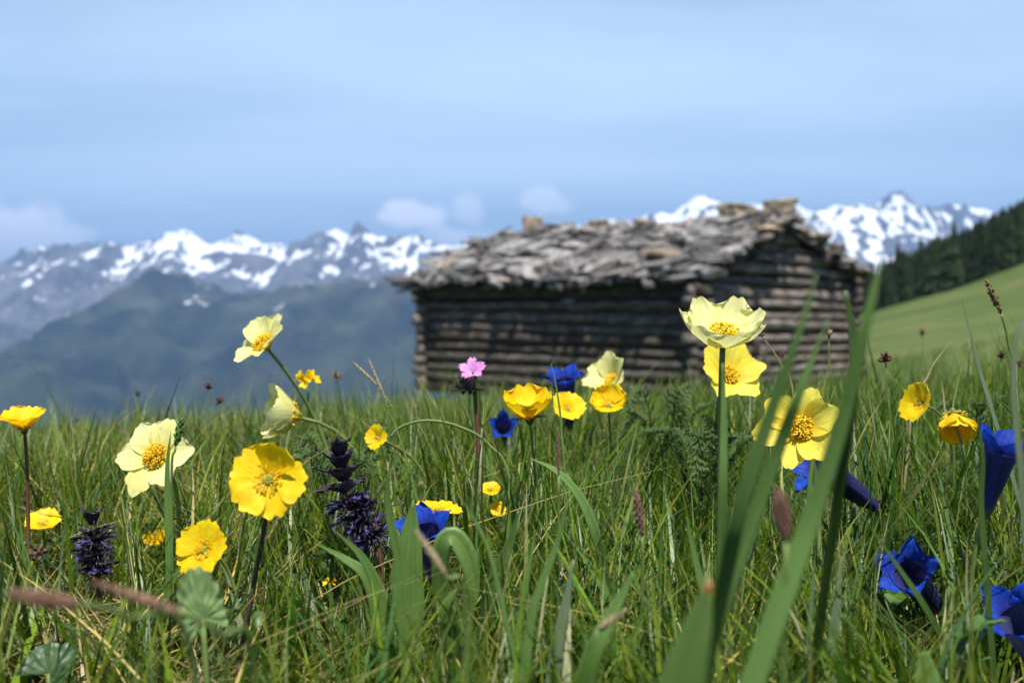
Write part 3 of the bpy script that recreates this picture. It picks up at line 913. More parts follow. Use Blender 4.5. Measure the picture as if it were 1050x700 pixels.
# --- golden flowers
golden(275, 492, .50, (.02, -.96, .30), 222, 'large golden flower facing us with open flat petals', size=1.0, seed=1, roll=1.25, stem='darkstem', k=.15, lift=.3, phis=(76, 92), rpx=44, sr=.0012, over={0: (68, 30)}, ruf=.06)
golden(211, 564, .55, (-.35, -.85, .35), 250, 'golden flower turned to the side above the round hairy leaf', size=.86, seed=2, roll=.2, stem='stem', phis=(60, 85), rpx=36)
golden(25, 440, .72, (.05, -.30, .95), 28, 'golden flower seen from the side on a tall reddish stem', size=.98, seed=3, stem='redstem', phis=(34, 62), rpx=28, k=.2, sr=.0012, cup=.25)
golden(44, 538, .78, (.15, -.45, .85), 50, 'small golden flower low in the grass under the reddish stemmed one', size=.74, seed=4, phis=(60, 75), rpx=26)
golden(388, 449, .74, (-.35, -.75, .3), 452, 'small golden flower with two overlapping petals beside the arching stem', size=.52, seed=6, n=4, phis=(40, 85), k=.5, lift=.8, rpx=20)
golden(543, 428, .68, (-.1, -.36, .93), 556, 'big golden cup flower in front of the blue gentian and log wall', size=1.3, seed=8, phis=(62, 16), cup=.35, roll=.6, rpx=36)
golden(582, 420, .82, (.15, -.75, .6), 586, 'golden flower half hidden behind the big golden cup', size=.8, seed=9, phis=(50, 80), rpx=28)
golden(624, 416, .82, (-.1, -.75, .6), 632, 'golden flower in front of the pale anemone by the wall', size=1.0, seed=10, phis=(62, 30), cup=.3, rpx=30, ruf=.13)
golden(449, 524, .68, (.15, -.12, 1.0), 462, 'golden flower seen edge on above the blue gentian and broad leaves', size=.84, seed=11, phis=(74, 80), rpx=28)
golden(503, 503, .80, (0, -.6, .8), 506, 'tiny yellow blossom in the central grass, upper of two', size=.42, seed=12, phis=(55, 75), rpx=13)
golden(510, 523, .80, (.2, -.7, .6), 512, 'tiny yellow blossom in the central grass, lower of two', size=.36, seed=13, phis=(55, 75), rpx=12)
golden(946, 414, .76, (-.85, -.30, .25), 962, 'golden flower turned away beside the drooping golden bell', size=.9, seed=14, phis=(50, 75), rpx=24)
golden(977, 424, .74, (-.10, -.62, -.62), 992, 'golden bell flower drooping above the blue gentians', size=1.25, seed=15, phis=(38, 12), cup=.4, roll=.4, k=-.25, lift=1.0, rpx=30)


# --- pea-flower clusters (small yellow heads)
def pea_cluster(px, py, d, bpx, label, n=5, size=1.0, seed=0, mats=('gold',), name='vetch'):
    q = random.Random(seed)
    head = P(px, py, d); base = base_at(bpx, d)
    root = empty(name, base, label, 'flower', 'small yellow pea flowers')
    HEADS.append((px, py, 16, d))
    add_stem(root, stem_path(base, head, (0, -.2, 1), .3), .0009, .0007, M['stem'])
    for i in range(n):
        th = 2 * math.pi * i / n + q.uniform(-.3, .3)
        ax = Vector((math.cos(th) * .8, math.sin(th) * .8 - .3, q.uniform(-.1, .8)))
        mb = MB()
        for (L, W, p0, p1, t) in ((.0085, .0085, 30, 80, 0), (.007, .004, 60, 40, 2.6), (.007, .004, 60, 40, -2.6), (.0065, .004, 75, 30, 3.14)):
            v, f, uv = petal(L=L * size, W=W * size, prof=ROSE, phi0=math.radians(p0), phi1=math.radians(p1), cup=.4, seed=seed + i, nu=8, nv=7)
            c, s = math.cos(t), math.sin(t); v = v @ np.array([[c, s, 0], [-s, c, 0], [0, 0, 1]]); mb.add(v, f, uv)
        o = head_part(root, 'blossom', mb.mesh('blossom'), M[q.choice(mats)], head + ax * .004 * size, frame(ax, q.uniform(0, 6)))
    return root


pea_cluster(315, 391, .9, 322, 'small cluster of yellow pea blossoms behind the pale anemone stem', n=6, size=1.15, seed=3)
pea_cluster(160, 556, .85, 166, 'small yellow pea blossom cluster left of the side turned golden flower', n=6, size=1.15, seed=8)
pea_cluster(338, 597, .62, 340, 'tiny orange yellow blossom low in the shaded grass', n=3, size=.45, seed=9)


# --- gentians
def gentian(face, tail, d, label, dt=None, size=1.0, seed=0, bpx=None, open_=55, tilt=None, axis=None, rpx=None, dz=.0):
    """face = pixel of the mouth, tail = pixel of the tube's lower end"""
    q = random.Random(seed * 5 + 1)
    mouth = P(face[0], face[1], d); tl = P(tail[0], tail[1], dt or d)
    ax = (mouth - tl); TL = ax.length; ax.normalize()
    base = base_at(bpx or tail[0], dt or d)
    root = empty('gentian', base, label, 'flower', 'deep blue gentians in the grass')
    HEADS.append((face[0], face[1], rpx or .026 * size / d * F, d)); HEADS.append(((face[0] + tail[0]) / 2, (face[1] + tail[1]) / 2, .014 * size / d * F, d))
    fr = frame(ax, q.uniform(0, 1))
    # tube with five ribs
    mb = MB(); nn = 20; ns_ = 14; v = []; uv = []
    for i in range(ns_):
        s = i / (ns_ - 1)
        r = np.interp(s, [0, .15, .5, .8, 1], [.0026, .0048, .0082, .0098, .0125]) * size
        for j in range(nn):
            th = 2 * math.pi * j / nn
            rr = r * (1 + .07 * math.cos(5 * th))
            v.append((rr * math.cos(th), rr * math.sin(th), s * TL)); uv.append((j / nn * 3, s))
    mb.add(v, grid_faces(ns_, nn, True), uv)
    head_part(root, 'tube', mb.mesh('tube'), M['blue_tube'], tl, fr)
    for i in range(5):
        me = petal_mesh('petal', L=.019 * size * q.uniform(.9, 1.1), W=.0185 * size, prof=LOBE, phi0=math.radians(open_ * .45), phi1=math.radians(open_ * 1.35 + q.uniform(-15, 15)),
                        cup=.18, ruffle=.15, seed=seed * 9 + i, r0=.0112 * size, roundtip=.05)
        head_part(root, 'petal', me, M['blue'], mouth, fr, 2 * math.pi * i / 5)
        v, f, uv = petal(L=.007 * size, W=.007 * size, prof=LOBE, phi0=math.radians(open_ * .3), phi1=math.radians(open_), cup=.1, seed=i, nu=6, nv=5, r0=.0115 * size)
        mb2 = MB(); mb2.add(v, f, uv)
        head_part(root, 'petal', mb2.mesh('petal'), M['blue'], mouth, fr, 2 * math.pi * (i + .5) / 5)
    mb = MB()
    for i in range(5):
        v, f, uv = petal(L=.014 * size, W=.005 * size, prof=LOBE, phi0=.35, phi1=.05, cup=.2, seed=i, nu=7, nv=5, r0=.0035 * size)
        th = 2 * math.pi * i / 5; c, s = math.cos(th), math.sin(th); mb.add(v @ np.array([[c, s, 0], [-s, c, 0], [0, 0, 1]]), f, uv)
    v, f, uv = spindle([0, 0, -.002], [0, 0, .006], .0038 * size, 8, 5, [.5, .9, 1, .95]); mb.add(v, f, uv)
    head_part(root, 'calyx', mb.mesh('calyx'), M['calyx'], tl, fr)
    add_stem(root, stem_path(base, tl, ax, .4), .0016, .0013, M['stem'])
    for i in range(5):
        th = i * 1.3 + seed
        me = petal_mesh('leaf', L=.03 * q.uniform(.8, 1.1), W=.011, prof=[.5, .8, 1, 1, .9, .7, .4, .03], phi0=.6, phi1=1.3, cup=.25, seed=i)
        obj('leaf', me, M['leaf'], root, Matrix.Rotation(th, 4, 'Z'))
    return root


gentian((842, 478), (904, 524), .64, 'blue gentian trumpet lying sideways under the lemon anemone', dt=.67, seed=1, open_=66, size=.85)
gentian((1027, 462), (1008, 530), .52, 'upright blue gentian at the edge beside the golden bell', seed=2, open_=42, size=.70, dt=.53)
gentian((933, 588), (972, 640), .60, 'blue gentian with pointed lobes low in the shaded grass', seed=3, open_=66, size=.82, dt=.64)
gentian((1046, 636), (1068, 690), .50, 'blue gentian cut off by the lower corner of the picture', seed=4, open_=56, size=.85, dt=.52)
gentian((436, 545), (448, 600), .62, 'blue gentian half hidden by broad green leaves', seed=5, open_=62, size=.78, dt=.64)
gentian((578, 392), (584, 440), 1.02, 'blue gentian behind the golden flowers before the log wall', seed=6, open_=55, size=.95, dt=1.04)
gentian((516, 438), (518, 450), 1.12, 'blurred blue gentian left of and below the golden cup', seed=7, open_=50, size=.75, dt=1.16)


# --- pink flower with dark calyx
def pink_flower():
    d = .8; head = P(485, 383, d); base = base_at(492, d)
    root = empty('pink_flower', base, 'small pink flower on a dark hairy stem before the log wall', 'flower')
    HEADS.append((485, 380, 22, d))
    ax = (-.1, -.75, .65); fr = frame(ax, .4)
    add_stem(root, stem_path(base, head, (-.1, -.1, 1), .3), .0022, .0018, M['redstem'])
    for i in range(5):
        me = petal_mesh('petal', L=.0150, W=.0085, prof=ROSE, phi0=.5, phi1=1.5, cup=.1, ruffle=.12, seed=i + 80, r0=.001, notch=.3)
        head_part(root, 'petal', me, M['pink'], head, fr, 2 * math.pi * i / 5)
    v, f, uv = spindle([0, 0, -.010], [0, 0, .001], .003, 8, 6); mb = MB(); mb.add(v, f, uv)
    head_part(root, 'calyx', mb.mesh('calyx'), M['calyx_dark'], head, fr)
    # dark buds and dark bracts left of the blossom
    for i, (px, py, r) in enumerate(((473, 388, .0030), (478, 393, .0034), (470, 393, .0026), (482, 397, .003), (475, 397, .003))):
        c = P(px, py, d - .003); v, f, uv = spindle(np.array(c) - [0, 0, .006], np.array(c) + [0, 0, .006], r, 8, 7); mb = MB(); mb.add(v, f, uv)
        part_local(root, 'bud', mb.mesh('bud'), M['calyx_dark'])
    for i, (th, L) in enumerate(((3.3, .020), (4.1, .018), (2.7, .016), (.3, .013), (3.7, .02), (4.8, .015))):
        me = petal_mesh('leaf', L=L, W=.010, prof=LOBE, phi0=1.2, phi1=1.8, cup=.3, seed=i)
        obj('leaf', me, M['calyx_dark'], root, Matrix.Translation(P(484, 402, d) - base) @ Matrix.Rotation(th, 4, 'Z'))


pink_flower()


# --- purple bugles
def bugle(pts, d, label, size=1.0, seed=0, rpx=30, top=4, low=9):
    """pts: pixels tip..foot of the flower spike"""
    q = random.Random(seed)
    base = base_at(pts[-1][0] + 6, d)
    root = empty('bugle', base, label, 'flower', 'dark purple bugles in the grass')
    for (x, y) in pts: HEADS.append((x, y, rpx, d - .02))
    wp = [P(x, y, d) for x, y in pts]
    path = catmull([base] + wp[::-1], 40)
    add_stem(root, path[:-1], .0022, .0014, M['redstem'])
    sp = catmull(wp, 60)
    cum = np.concatenate([[0], np.cumsum(np.linalg.norm(np.diff(sp, axis=0), axis=1))])
    def at(m):
        i = min(np.searchsorted(cum, m), 58); return Vector(sp[i]), (Vector(sp[max(i - 2, 0)]) - Vector(sp[min(i + 2, 59)])).normalized()
    total = cum[-1]
    for t in range(top + low):
        upper = t < top
        m = t * .0068 * size if upper else top * .0068 * size + (t - top) / max(low - 1, 1) * (total - top * .0068 * size)
        c, ax = at(m)
        nb = 4 if upper else 6
        for i in range(nb):
            th = 2 * math.pi * i / nb + (t % 2) * .8 + q.uniform(-.15, .15)
            if upper: L, W, o0, o1 = .0135 + .0022 * t, .0095 + .0012 * t, 26 + 11 * t, 40 + 14 * t
            else: L, W, o0, o1 = q.uniform(.010, .016), q.uniform(.006, .010), q.uniform(40, 80), q.uniform(60, 130)
            me = petal_mesh('bract', L=L * size * q.uniform(.9, 1.1), W=W * size, prof=[.45, .8, 1, 1, .88, .66, .38, .05], phi0=math.radians(o0), phi1=math.radians(o1 + q.uniform(-8, 12)),
                            cup=.35, ruffle=.10 if upper else .18, seed=seed * 50 + t * 7 + i, nu=9, nv=7)
            head_part(root, 'bract', me, M['purple'], c, frame(ax), th)
        if not upper and t % 2 == 0:
            for i in range(4):
                th = q.uniform(0, 6.28); mb = MB()
                for (L2, p0, p1, w2, tt) in ((.0055, 70, 120, .005, 0), (.003, 40, 60, .0025, .9), (.003, 40, 60, .0025, -.9)):
                    v, f, uv = petal(L=L2 * size, W=w2 * size, prof=ROSE, phi0=math.radians(p0), phi1=math.radians(p1), seed=i, nu=6, nv=5, r0=.010 * size)
                    c_, s_ = math.cos(tt * .25), math.sin(tt * .25); mb.add(v @ np.array([[c_, s_, 0], [-s_, c_, 0], [0, 0, 1]]), f, uv)
                v, f, uv = tube([[.002, 0, 0], [.007 * size, 0, .001], [.0105 * size, 0, .001]], [.0008, .0011, .0014], 6); mb.add(v, f, uv)
                head_part(root, 'blossom', mb.mesh('blossom'), M['violet'], c + ax * .002, frame(ax), th)
        # soft hairs between the bracts
        if not upper:
            mb = MB()
            for i in range(36):
                dd = np.array([q.gauss(0, 1), q.gauss(0, 1), q.gauss(0, 1)]); dd /= np.linalg.norm(dd)
                o_ = np.array(c) + dd * .006 * size; e_ = np.array(c) + dd * q.uniform(.010, .0145) * size
                v, f, uv = tube([o_, (o_ + e_) / 2, e_], [.00035, .0003, .0001], 3); mb.add(v, f, uv)
            part_local(root, 'hairs', mb.mesh('hairs'), M['hair'])
    return root


bugle([(349, 468), (352, 492), (356, 512), (368, 534), (388, 556)], .64, 'tall dark purple bugle leaning beside the large golden flower', size=1.15, seed=2, rpx=30)
bugle([(95, 538), (97, 555), (99, 572), (101, 592)], .72, 'dark purple bugle low in the grass at the lower left', size=1.15, seed=5, rpx=28, top=1, low=7)


# ---------------------------------------------------------------- blades, leaves, seed heads
def ribbon(pts, widths, fold=.25, n=34, thick=None, twist=0.0, face=None, nv=5, wav=.0, seed=0, tiproot=None):
    """ribbon following points tip..base; widths are sampled tip -> base"""
    path = catmull(pts, n)
    t = np.gradient(path, axis=0); t /= np.linalg.norm(t, axis=1)[:, None]
    s = np.linspace(0, 1, n)
    w = np.interp(s, np.linspace(0, 1, len(widths)), widths)
    face = np.array([0, -1, .6] if face is None else face, float); face /= np.linalg.norm(face)
    a = np.linspace(-1, 1, nv); v = []; uv = []
    for i in range(n):
        side = np.cross(t[i], face); side /= np.linalg.norm(side) + 1e-9
        nr = np.cross(side, t[i])
        ang = twist * s[i]
        sd = side * math.cos(ang) + nr * math.sin(ang); nn = np.cross(sd, t[i])
        for aa in a:
            wv = 1 + wav * math.sin(s[i] * 23 + aa * 1.5 + seed) * abs(aa)
            v.append(path[i] + sd * aa * w[i] / 2 * wv + nn * (abs(aa) * fold * w[i] / 2 + wav * w[i] * .3 * math.sin(s[i] * 17 + seed) * aa * aa))
            uv.append(((aa + 1) / 2, 1 - s[i]))
    return np.array(v), grid_faces(n, nv), np.array(uv)


def to_ground(pts, spread=0.0):
    """extend a list of (px,py,d) world points to the turf"""
    out = [P(*p) for p in pts]
    l = out[-1]; pv = out[-2]
    dirv = (l - pv); dirv.normalize()
    g = g1(l.x, l.y)
    if l.z > g:
        k = (l.z - g) / max(.35, -dirv.z)
        e = l + dirv * k; e.z = g1(e.x, e.y) - .004
        m_ = (l + e) / 2
        out += [m_, e]
    return out


BL = [.02, .35, .6, .8, .92, 1, 1, .95, .8, .6]


def blade(pts, w, label, mat='blade', name='grass_leaf', cat='grass leaf', group='broad grass blades standing out of the meadow', prof=BL, **kw):
    pp = to_ground(pts)
    o = empty(name, tuple(pp[-1]), label, cat, group)
    bpy.data.objects.remove(o)
    v, f, uv = ribbon(pp, np.array(prof) * w, **kw)
    org = np.array(pp[-1])
    me = np_mesh(name, v - org, f, uv)
    o = obj(name, me, M[mat]); o.location = tuple(org)
    sm = o.modifiers.new('thickness', 'SOLIDIFY'); sm.thickness = .00025
    return tag(o, label, cat, group)


blade([(905, 262, .27), (888, 330, .27), (864, 430, .275), (832, 530, .28), (793, 640, .28)],   .0066, 'widest green blade, blurred, slanting up past the lemon anemone',
      prof=[.02, .3, .5, .62, .75, .9, 1, 1, .9, .8], fold=.3, face=[.1, -.6, 1.1])
blade([(838, 280, .28), (818, 345, .28), (788, 430, .285), (757, 530, .29), (742, 600, .30)], .0046, 'darker green blurred blade crossing left of the widest blade', mat='blade_mid', prof=[.05, .35, .7, 1, 1, .9, .7, .6], fold=.3, face=[.0, -.7, 1.0])
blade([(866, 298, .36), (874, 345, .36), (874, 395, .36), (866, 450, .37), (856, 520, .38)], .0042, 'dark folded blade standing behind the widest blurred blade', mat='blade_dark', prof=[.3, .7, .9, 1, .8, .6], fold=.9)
blade([(852, 322, .31), (834, 365, .31), (817, 410, .31), (800, 455, .315), (770, 540, .32)], .0042, 'light green blurred blade tip between the two slanting blades', prof=[.02, .4, .8, 1, 1, .8])
blade([(741, 372, .44), (742, 430, .44), (741, 500, .44), (738, 600, .45)], .0040, 'upright blurred blade in front of the large anemone stem', prof=[.2, .7, 1, 1, .9, .8])
blade([(728, 596, .25), (716, 640, .25), (702, 690, .25), (690, 760, .25)], .013, 'broad blurred leaf blade with a brown withered tip', mat='blade_tip', prof=[.10, .55, .85, 1, 1, .9], fold=.15)
blade([(650, 586, .36), (630, 625, .36), (608, 670, .36), (594, 730, .365)], .0088, 'short wide green blade at the bottom centre', prof=[.1, .5, .8, 1, 1, .9], fold=.3)
blade([(588, 574, .42), (580, 620, .42), (570, 670, .42), (564, 730, .42)], .0062, 'grey green blade beside the short wide blade', mat='blade_grey', prof=[.1, .6, .9, 1, 1, .9])
blade([(545, 470, .56), (572, 484, .56), (596, 512, .56), (612, 552, .56), (622, 600, .57)], .0058, 'green blade arching under the golden cup flower', prof=[.1, .7, 1, 1, .8, .6], fold=.3)
blade([(549, 543, .45), (541, 590, .45), (533, 640, .45), (528, 710, .45)], .0040, 'bright green narrow blade left of the grey green one', prof=BL)
blade([(585, 500, .40), (570, 560, .40), (548, 620, .40), (536, 700, .40)], .0040, 'slender slanting blade crossing the bright narrow one', prof=BL)
blade([(863, 570, .46), (858, 620, .46), (853, 670, .46), (850, 730, .46)], .0062, 'shiny pale blade low between the gentian and the widest blade', mat='blade_grey', prof=BL)
blade([(704, 528, .42), (712, 570, .42), (722, 610, .42), (726, 670, .42)], .0042, 'green blade rising behind the brown tipped leaf', prof=BL)
blade([(1060, 318, .36), (1042, 345, .36), (1039, 400, .36), (1045, 470, .36), (1052, 560, .36)], .0022, 'grey green rush bowing at the very edge by the gentian', mat='blade_grey', prof=[.5, .8, 1, 1, 1, 1], name='rush', cat='rush', fold=.6)
blade([(947, 668, .38), (950, 700, .38), (955, 760, .38)], .012, 'pale green rounded leaf tip at the bottom under the gentian', prof=[.3, .9, 1, 1, 1], name='broad_leaf', cat='leaf')
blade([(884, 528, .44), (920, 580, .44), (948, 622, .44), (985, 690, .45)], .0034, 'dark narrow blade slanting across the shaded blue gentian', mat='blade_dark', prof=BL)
blade([(857, 395, .62), (838, 450, .62), (880, 530, .62)][:2] + [(830, 500, .62), (828, 570, .62)], .003, 'thin blade beside the lemon anemone petals', prof=BL)
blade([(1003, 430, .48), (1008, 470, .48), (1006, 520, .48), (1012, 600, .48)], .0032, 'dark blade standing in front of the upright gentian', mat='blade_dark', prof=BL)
blade([(175, 442, .60), (172, 480, .60), (173, 530, .60), (175, 600, .60)], .0046, 'upright green blade in front of the wide open pale anemone', prof=BL, fold=.6)
blade([(345, 545, .50), (372, 572, .50), (390, 610, .50), (398, 650, .50), (404, 720, .50)], .0066, 'green leaf blade arching under the leaning bugle, upper of two', mat='leaf', prof=[.05, .6, 1, 1, .9, .7, .6])
blade([(322, 556, .52), (352, 572, .52), (376, 592, .52), (388, 640, .52), (392, 700, .52)], .0060, 'green leaf blade arching under the leaning bugle, lower of two', mat='leaf', prof=[.05, .6, 1, 1, .9, .7, .6])
blade([(470, 505, .40), (500, 560, .40), (520, 640, .40)], .0022, 'thin blade sloping over the broad leaves', prof=BL)
blade([(395, 412, .70), (412, 455, .70), (430, 520, .70)], .002, 'thin bright blade between bugle and pale ear', prof=BL)
blade([(400, 470, .47), (398, 520, .47), (410, 580, .47), (415, 660, .47)], .0052, 'long leaf rising left of the broad upright leaf', mat='leaf', prof=BL, fold=.5)
blade([(565, 372, .70), (570, 395, .70), (575, 430, .70), (580, 500, .70)], .0016, 'fine upright blade before the blue gentian', prof=BL)
blade([(950, 388, .8), (958, 372, .8), (975, 350, .8)][::-1] + [(936, 410, .8), (932, 450, .8)], .0018, 'curved straw coloured blade above the golden bell', mat='straw', prof=BL)
blade([(996, 345, .55), (985, 300, .55)][::-1] + [(1006, 385, .55), (1020, 430, .55)], .0024, 'soft blurred grey blade leaning on the pasture', mat='blade_grey', prof=BL)

LANC = [.02, .45, .75, .95, 1.0, .95, .82, .65, .45, .25, .16, .14, .14]
blade([(424, 512, .50), (420, 560, .50), (418, 600, .50), (420, 640, .50), (424, 700, .50)], .0165, 'broad upright green leaf with a clear midrib at the centre left', mat='leaf', prof=LANC,
      fold=.28, name='broad_leaf', cat='leaf', group='broad leaves by the hidden gentian', wav=.05)
blade([(478, 640, .50), (486, 610, .50), (480, 575, .50), (466, 552, .50), (455, 560, .50), (452, 600, .505), (456, 660, .51)], .0105,
      'broad curled leaf bending over beside the hidden gentian', mat='leaf', prof=[.02, .5, .9, 1, .9, .8, .5, .3, .2], fold=.6, name='broad_leaf', cat='leaf', group='broad leaves by the hidden gentian', wav=.06)
blade([(472, 600, .47), (458, 625, .47), (468, 660, .475), (478, 720, .48)], .011, 'small broad leaf under the curled one', mat='leaf', prof=[.05, .7, 1, .8, .4, .2], name='broad_leaf', cat='leaf', group='broad leaves by the hidden gentian', wav=.06)
blade([(532, 523, .52), (522, 560, .52), (508, 590, .52), (500, 640, .52)], .007, 'dull green leaf standing right of the curled leaf', mat='blade_dark', prof=[.1, .7, 1, .9, .7, .5], name='broad_leaf', cat='leaf', group='broad leaves by the hidden gentian')


def round_leaf(px, py, d, r, label, xs=1.0, fan=(-150, 120), axis=(.1, -.9, .3), roll=0, lobes=9, mat='hairy', foldc=.5, stem_to=None, seed=0):
    c = P(px, py, d)
    nt_, nr_ = 73, 12
    th = np.radians(np.linspace(fan[0], fan[1], nt_)); rr = np.linspace(.02, 1, nr_)
    T, R = np.meshgrid(th, rr)
    k = (T - th[0]) / (th[-1] - th[0])
    edge = (1 + .09 * np.abs(np.sin(k * math.pi * lobes)) + .03 * np.abs(np.sin(k * math.pi * lobes * 3)) - .02) * (.72 + .28 * np.cos(T) ** 2)
    RR = r * R * edge
    pleat = np.cos(k * math.pi * lobes * 2) * .035 * r * R
    X = RR * np.sin(T) * xs; Y = RR * np.cos(T)
    Z = pleat + foldc * np.abs(X) * .8 + .12 * r * vnoise(X / r * 2.3, Y / r * 2.3, seed=seed) * R + .06 * r * vnoise(X / r * 9, Y / r * 9, seed=seed + 1) * R
    v = np.stack([X, Y, Z], -1).reshape(-1, 3); uv = np.stack([k * lobes * .35, R], -1).reshape(-1, 2)
    bx = base_at(px if stem_to is None else stem_to, d)
    root = empty('round_leaf', bx, label, 'leaf')
    fr = frame(axis, roll)
    me = np_mesh('leaf_surface', v, grid_faces(nr_, nt_), uv)
    head_part(root, 'leaf_surface', me, M[mat], c, fr)
    add_stem(root, catmull([c, (c * .55 + bx * .45) + Vector((.002, -.004, 0)), bx], 12), .0011, .0016, M['stem'])
    HEADS.append((px, py + 5, 42, d))
    return root


round_leaf(208, 634, .42, .0205, 'round scalloped hairy pale green leaf at the lower left', xs=.60, roll=math.radians(10), fan=(-128, 112), axis=(.30, -.92, .25), stem_to=222, foldc=.7, lobes=13, seed=2)
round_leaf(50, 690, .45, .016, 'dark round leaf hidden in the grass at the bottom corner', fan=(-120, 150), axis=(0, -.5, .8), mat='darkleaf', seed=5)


def head_cluster(px, py, d, label, n=14, r=.0032, seed=0, mat='seed', bpx=None, pts=None, name='sedge', cat='seed head', sr=.0005, axis=None, el=.006, w=.0013, smat='stem'):
    q = np.random.default_rng(seed)
    hd = P(px, py, d); base = base_at(bpx if bpx is not None else px + q.uniform(-8, 8), d)
    root = empty(name, base, label, cat, 'brown seed heads above the grass')
    ax = axis or (0, 0, 1)
    path = stem_path(base, hd, ax, .3)
    if pts: path = catmull([base] + [P(*p) for p in pts] + [hd], 20)
    add_stem(root, path, sr * 1.3, sr, M[smat])
    mb = MB()
    for i in range(n):
        dd = q.normal(0, 1, 3); dd /= np.linalg.norm(dd); c = np.array(hd) + dd * r * q.uniform(.2, 1)
        dd = dd + np.array(ax) * .8; dd /= np.linalg.norm(dd)
        v, f, uv = spindle(c - dd * el / 2, c + dd * el / 2, w * q.uniform(.7, 1.2), 5, 5); mb.add(v, f, uv)
    part_local(root, 'seed_head', mb.mesh('seed_head'), M[mat])
    return root


head_cluster(213, 396, .95, 'dark brown sedge head rising against the mountain, upper of the pair', seed=1, bpx=208)
head_cluster(224, 411, .9, 'dark brown sedge head against the mountain, lower of the pair', seed=2, bpx=230, n=16)
head_cluster(908, 367, .72, 'dark spiky sedge head beside the widest blurred blade', seed=3, bpx=948, n=22, r=.004)
head_cluster(78, 431, 1.6, 'faint brown sedge head at the left horizon', seed=4)
head_cluster(120, 436, 1.5, 'brown sedge head between left golden flower and pale anemone', seed=5)
head_cluster(141, 404, 1.6, 'thin tall brown sedge head left of the dark pair', seed=6, n=9, el=.012)
head_cluster(345, 384, 1.1, 'slim brown ear right of the yellow pea blossoms', seed=7, n=10, el=.012, mat='spike')
head_cluster(946, 340, 1.3, 'pale brown ear standing before the green pasture', seed=8, n=9, el=.012, mat='spike')
head_cluster(1026, 364, .9, 'dark sedge head near the edge above the golden bell', seed=9)
head_cluster(38, 569, .66, 'dark round plantain head low at the left', seed=10, n=30, r=.006, el=.004, w=.0018)
head_cluster(779, 342, .85, 'withered brown bud on a thin stalk before the gable wall', seed=11, n=9, r=.002, el=.007, bpx=822, pts=[(815, 420, .85), (800, 372, .85)], smat='straw', axis=(-.5, 0, .7))
head_cluster(850, 343, .9, 'thin pale ear beside the blurred blades', seed=12, n=6, el=.01, mat='straw')
head_cluster(803, 365, 1.3, 'pale brown ear by the foot of the gable', seed=13, n=8, el=.01, mat='spike')
head_cluster(1045, 372, 1.0, 'brown sedge head at the picture edge', seed=15)
head_cluster(55, 437, 1.9, 'tiny blurred sedge head left of the pale open anemone', seed=16)


def spike(p0, p1, d, r, label, mat='spike', base=None, n=46, seed=0, name='plantain', cat='seed spike', hairs=True):
    """elongated seed spike from tip p0 to lower end p1"""
    q = np.random.default_rng(seed)
    a = np.array(P(*p0, d)); b = np.array(P(*p1, d))
    pts = [Vector(b)] + [P(x, y, dd) for x, y, dd in (base or [])]
    lp = pts[-1]; g = Vector((lp.x + (.0 if base else 0), lp.y + .01, 0)); g.z = g1(g.x, g.y)
    pts.append(g)
    root = empty(name, tuple(g), label, cat, 'seed spikes among the blades')
    add_stem(root, catmull(pts[::-1], 22), .0009, .0007, M['stem'])
    ax = (a - b) / np.linalg.norm(a - b); L = np.linalg.norm(a - b)
    mb = MB()
    v, f, uv = spindle(b, a, r * .7, 8, 9); mb.add(v, f, uv)
    for i in range(n):
        s = (i + .5) / n; th = i * 2.4
        u1 = np.cross(ax, [0, 1, .3]); u1 /= np.linalg.norm(u1); u2 = np.cross(ax, u1)
        rad = r * math.sin(math.pi * (s * .85 + .1))
        o = b + ax * L * s; dd = u1 * math.cos(th) + u2 * math.sin(th)
        v, f, uv = spindle(o + dd * rad * .4, o + dd * rad * 1.1 + ax * r * 1.1, r * .32, 5, 4); mb.add(v, f, uv)
    part_local(root, 'seed_head', mb.mesh('seed_head'), M[mat])
    return root


spike((14, 609), (84, 619), .235, .0022, 'blurred reddish brown spike lying across the lower left corner', base=[(130, 632, .25), (200, 690, .28)], seed=1)
spike((100, 598), (188, 628), .26, .0016, 'blurred greyish brown spike crossing to the round hairy leaf', base=[(225, 650, .27), (262, 700, .29)], seed=2)
spike((652, 505), (659, 550), .44, .0021, 'brown spike standing in the shaded central grass', seed=3)
spike((799, 508), (806, 556), .28, .0024, 'reddish brown blurred spike left of the widest blade', seed=4)
spike((572, 440), (573, 488), .50, .0012, 'slim brown spike under the golden cup flower', seed=5)
spike((428, 546), (458, 590), .33, .0014, 'blurred brown spike crossing the hidden blue gentian', base=[(478, 640, .34)], seed=6, mat='straw')
spike((1012, 289), (1027, 322), .60, .0024, 'green and brown drooping spikelet above the pasture', mat='spikelet', base=[(1034, 352, .6), (1040, 420, .6)], seed=7, n=22, name='oat_grass')
spike((640, 626), (612, 645), .36, .0016, 'pale brown spike lying across the short wide blade', seed=8, mat='straw')
spike((186, 432), (180, 458), .62, .0028, 'green scaly grass bud in front of the pale open anemone', mat='leaf', base=[(176, 500, .62)], seed=9, n=26, name='grass_bud', cat='grass bud')
spike((378, 368), (398, 416), .78, .0014, 'straw coloured grass ear, right one of the pair before the mountain', mat='straw', base=[(404, 440, .78)], seed=10, name='grass_ear', cat='grass ear')
spike((363, 372), (388, 396), .80, .0016, 'straw coloured grass ear, left one of the pair before the mountain', mat='straw', base=[(404, 442, .80)], seed=11, name='grass_ear', cat='grass ear')
spike((452, 556), (449, 572), .6, .0018, 'small pinkish brown spike by the curled leaf', seed=12)

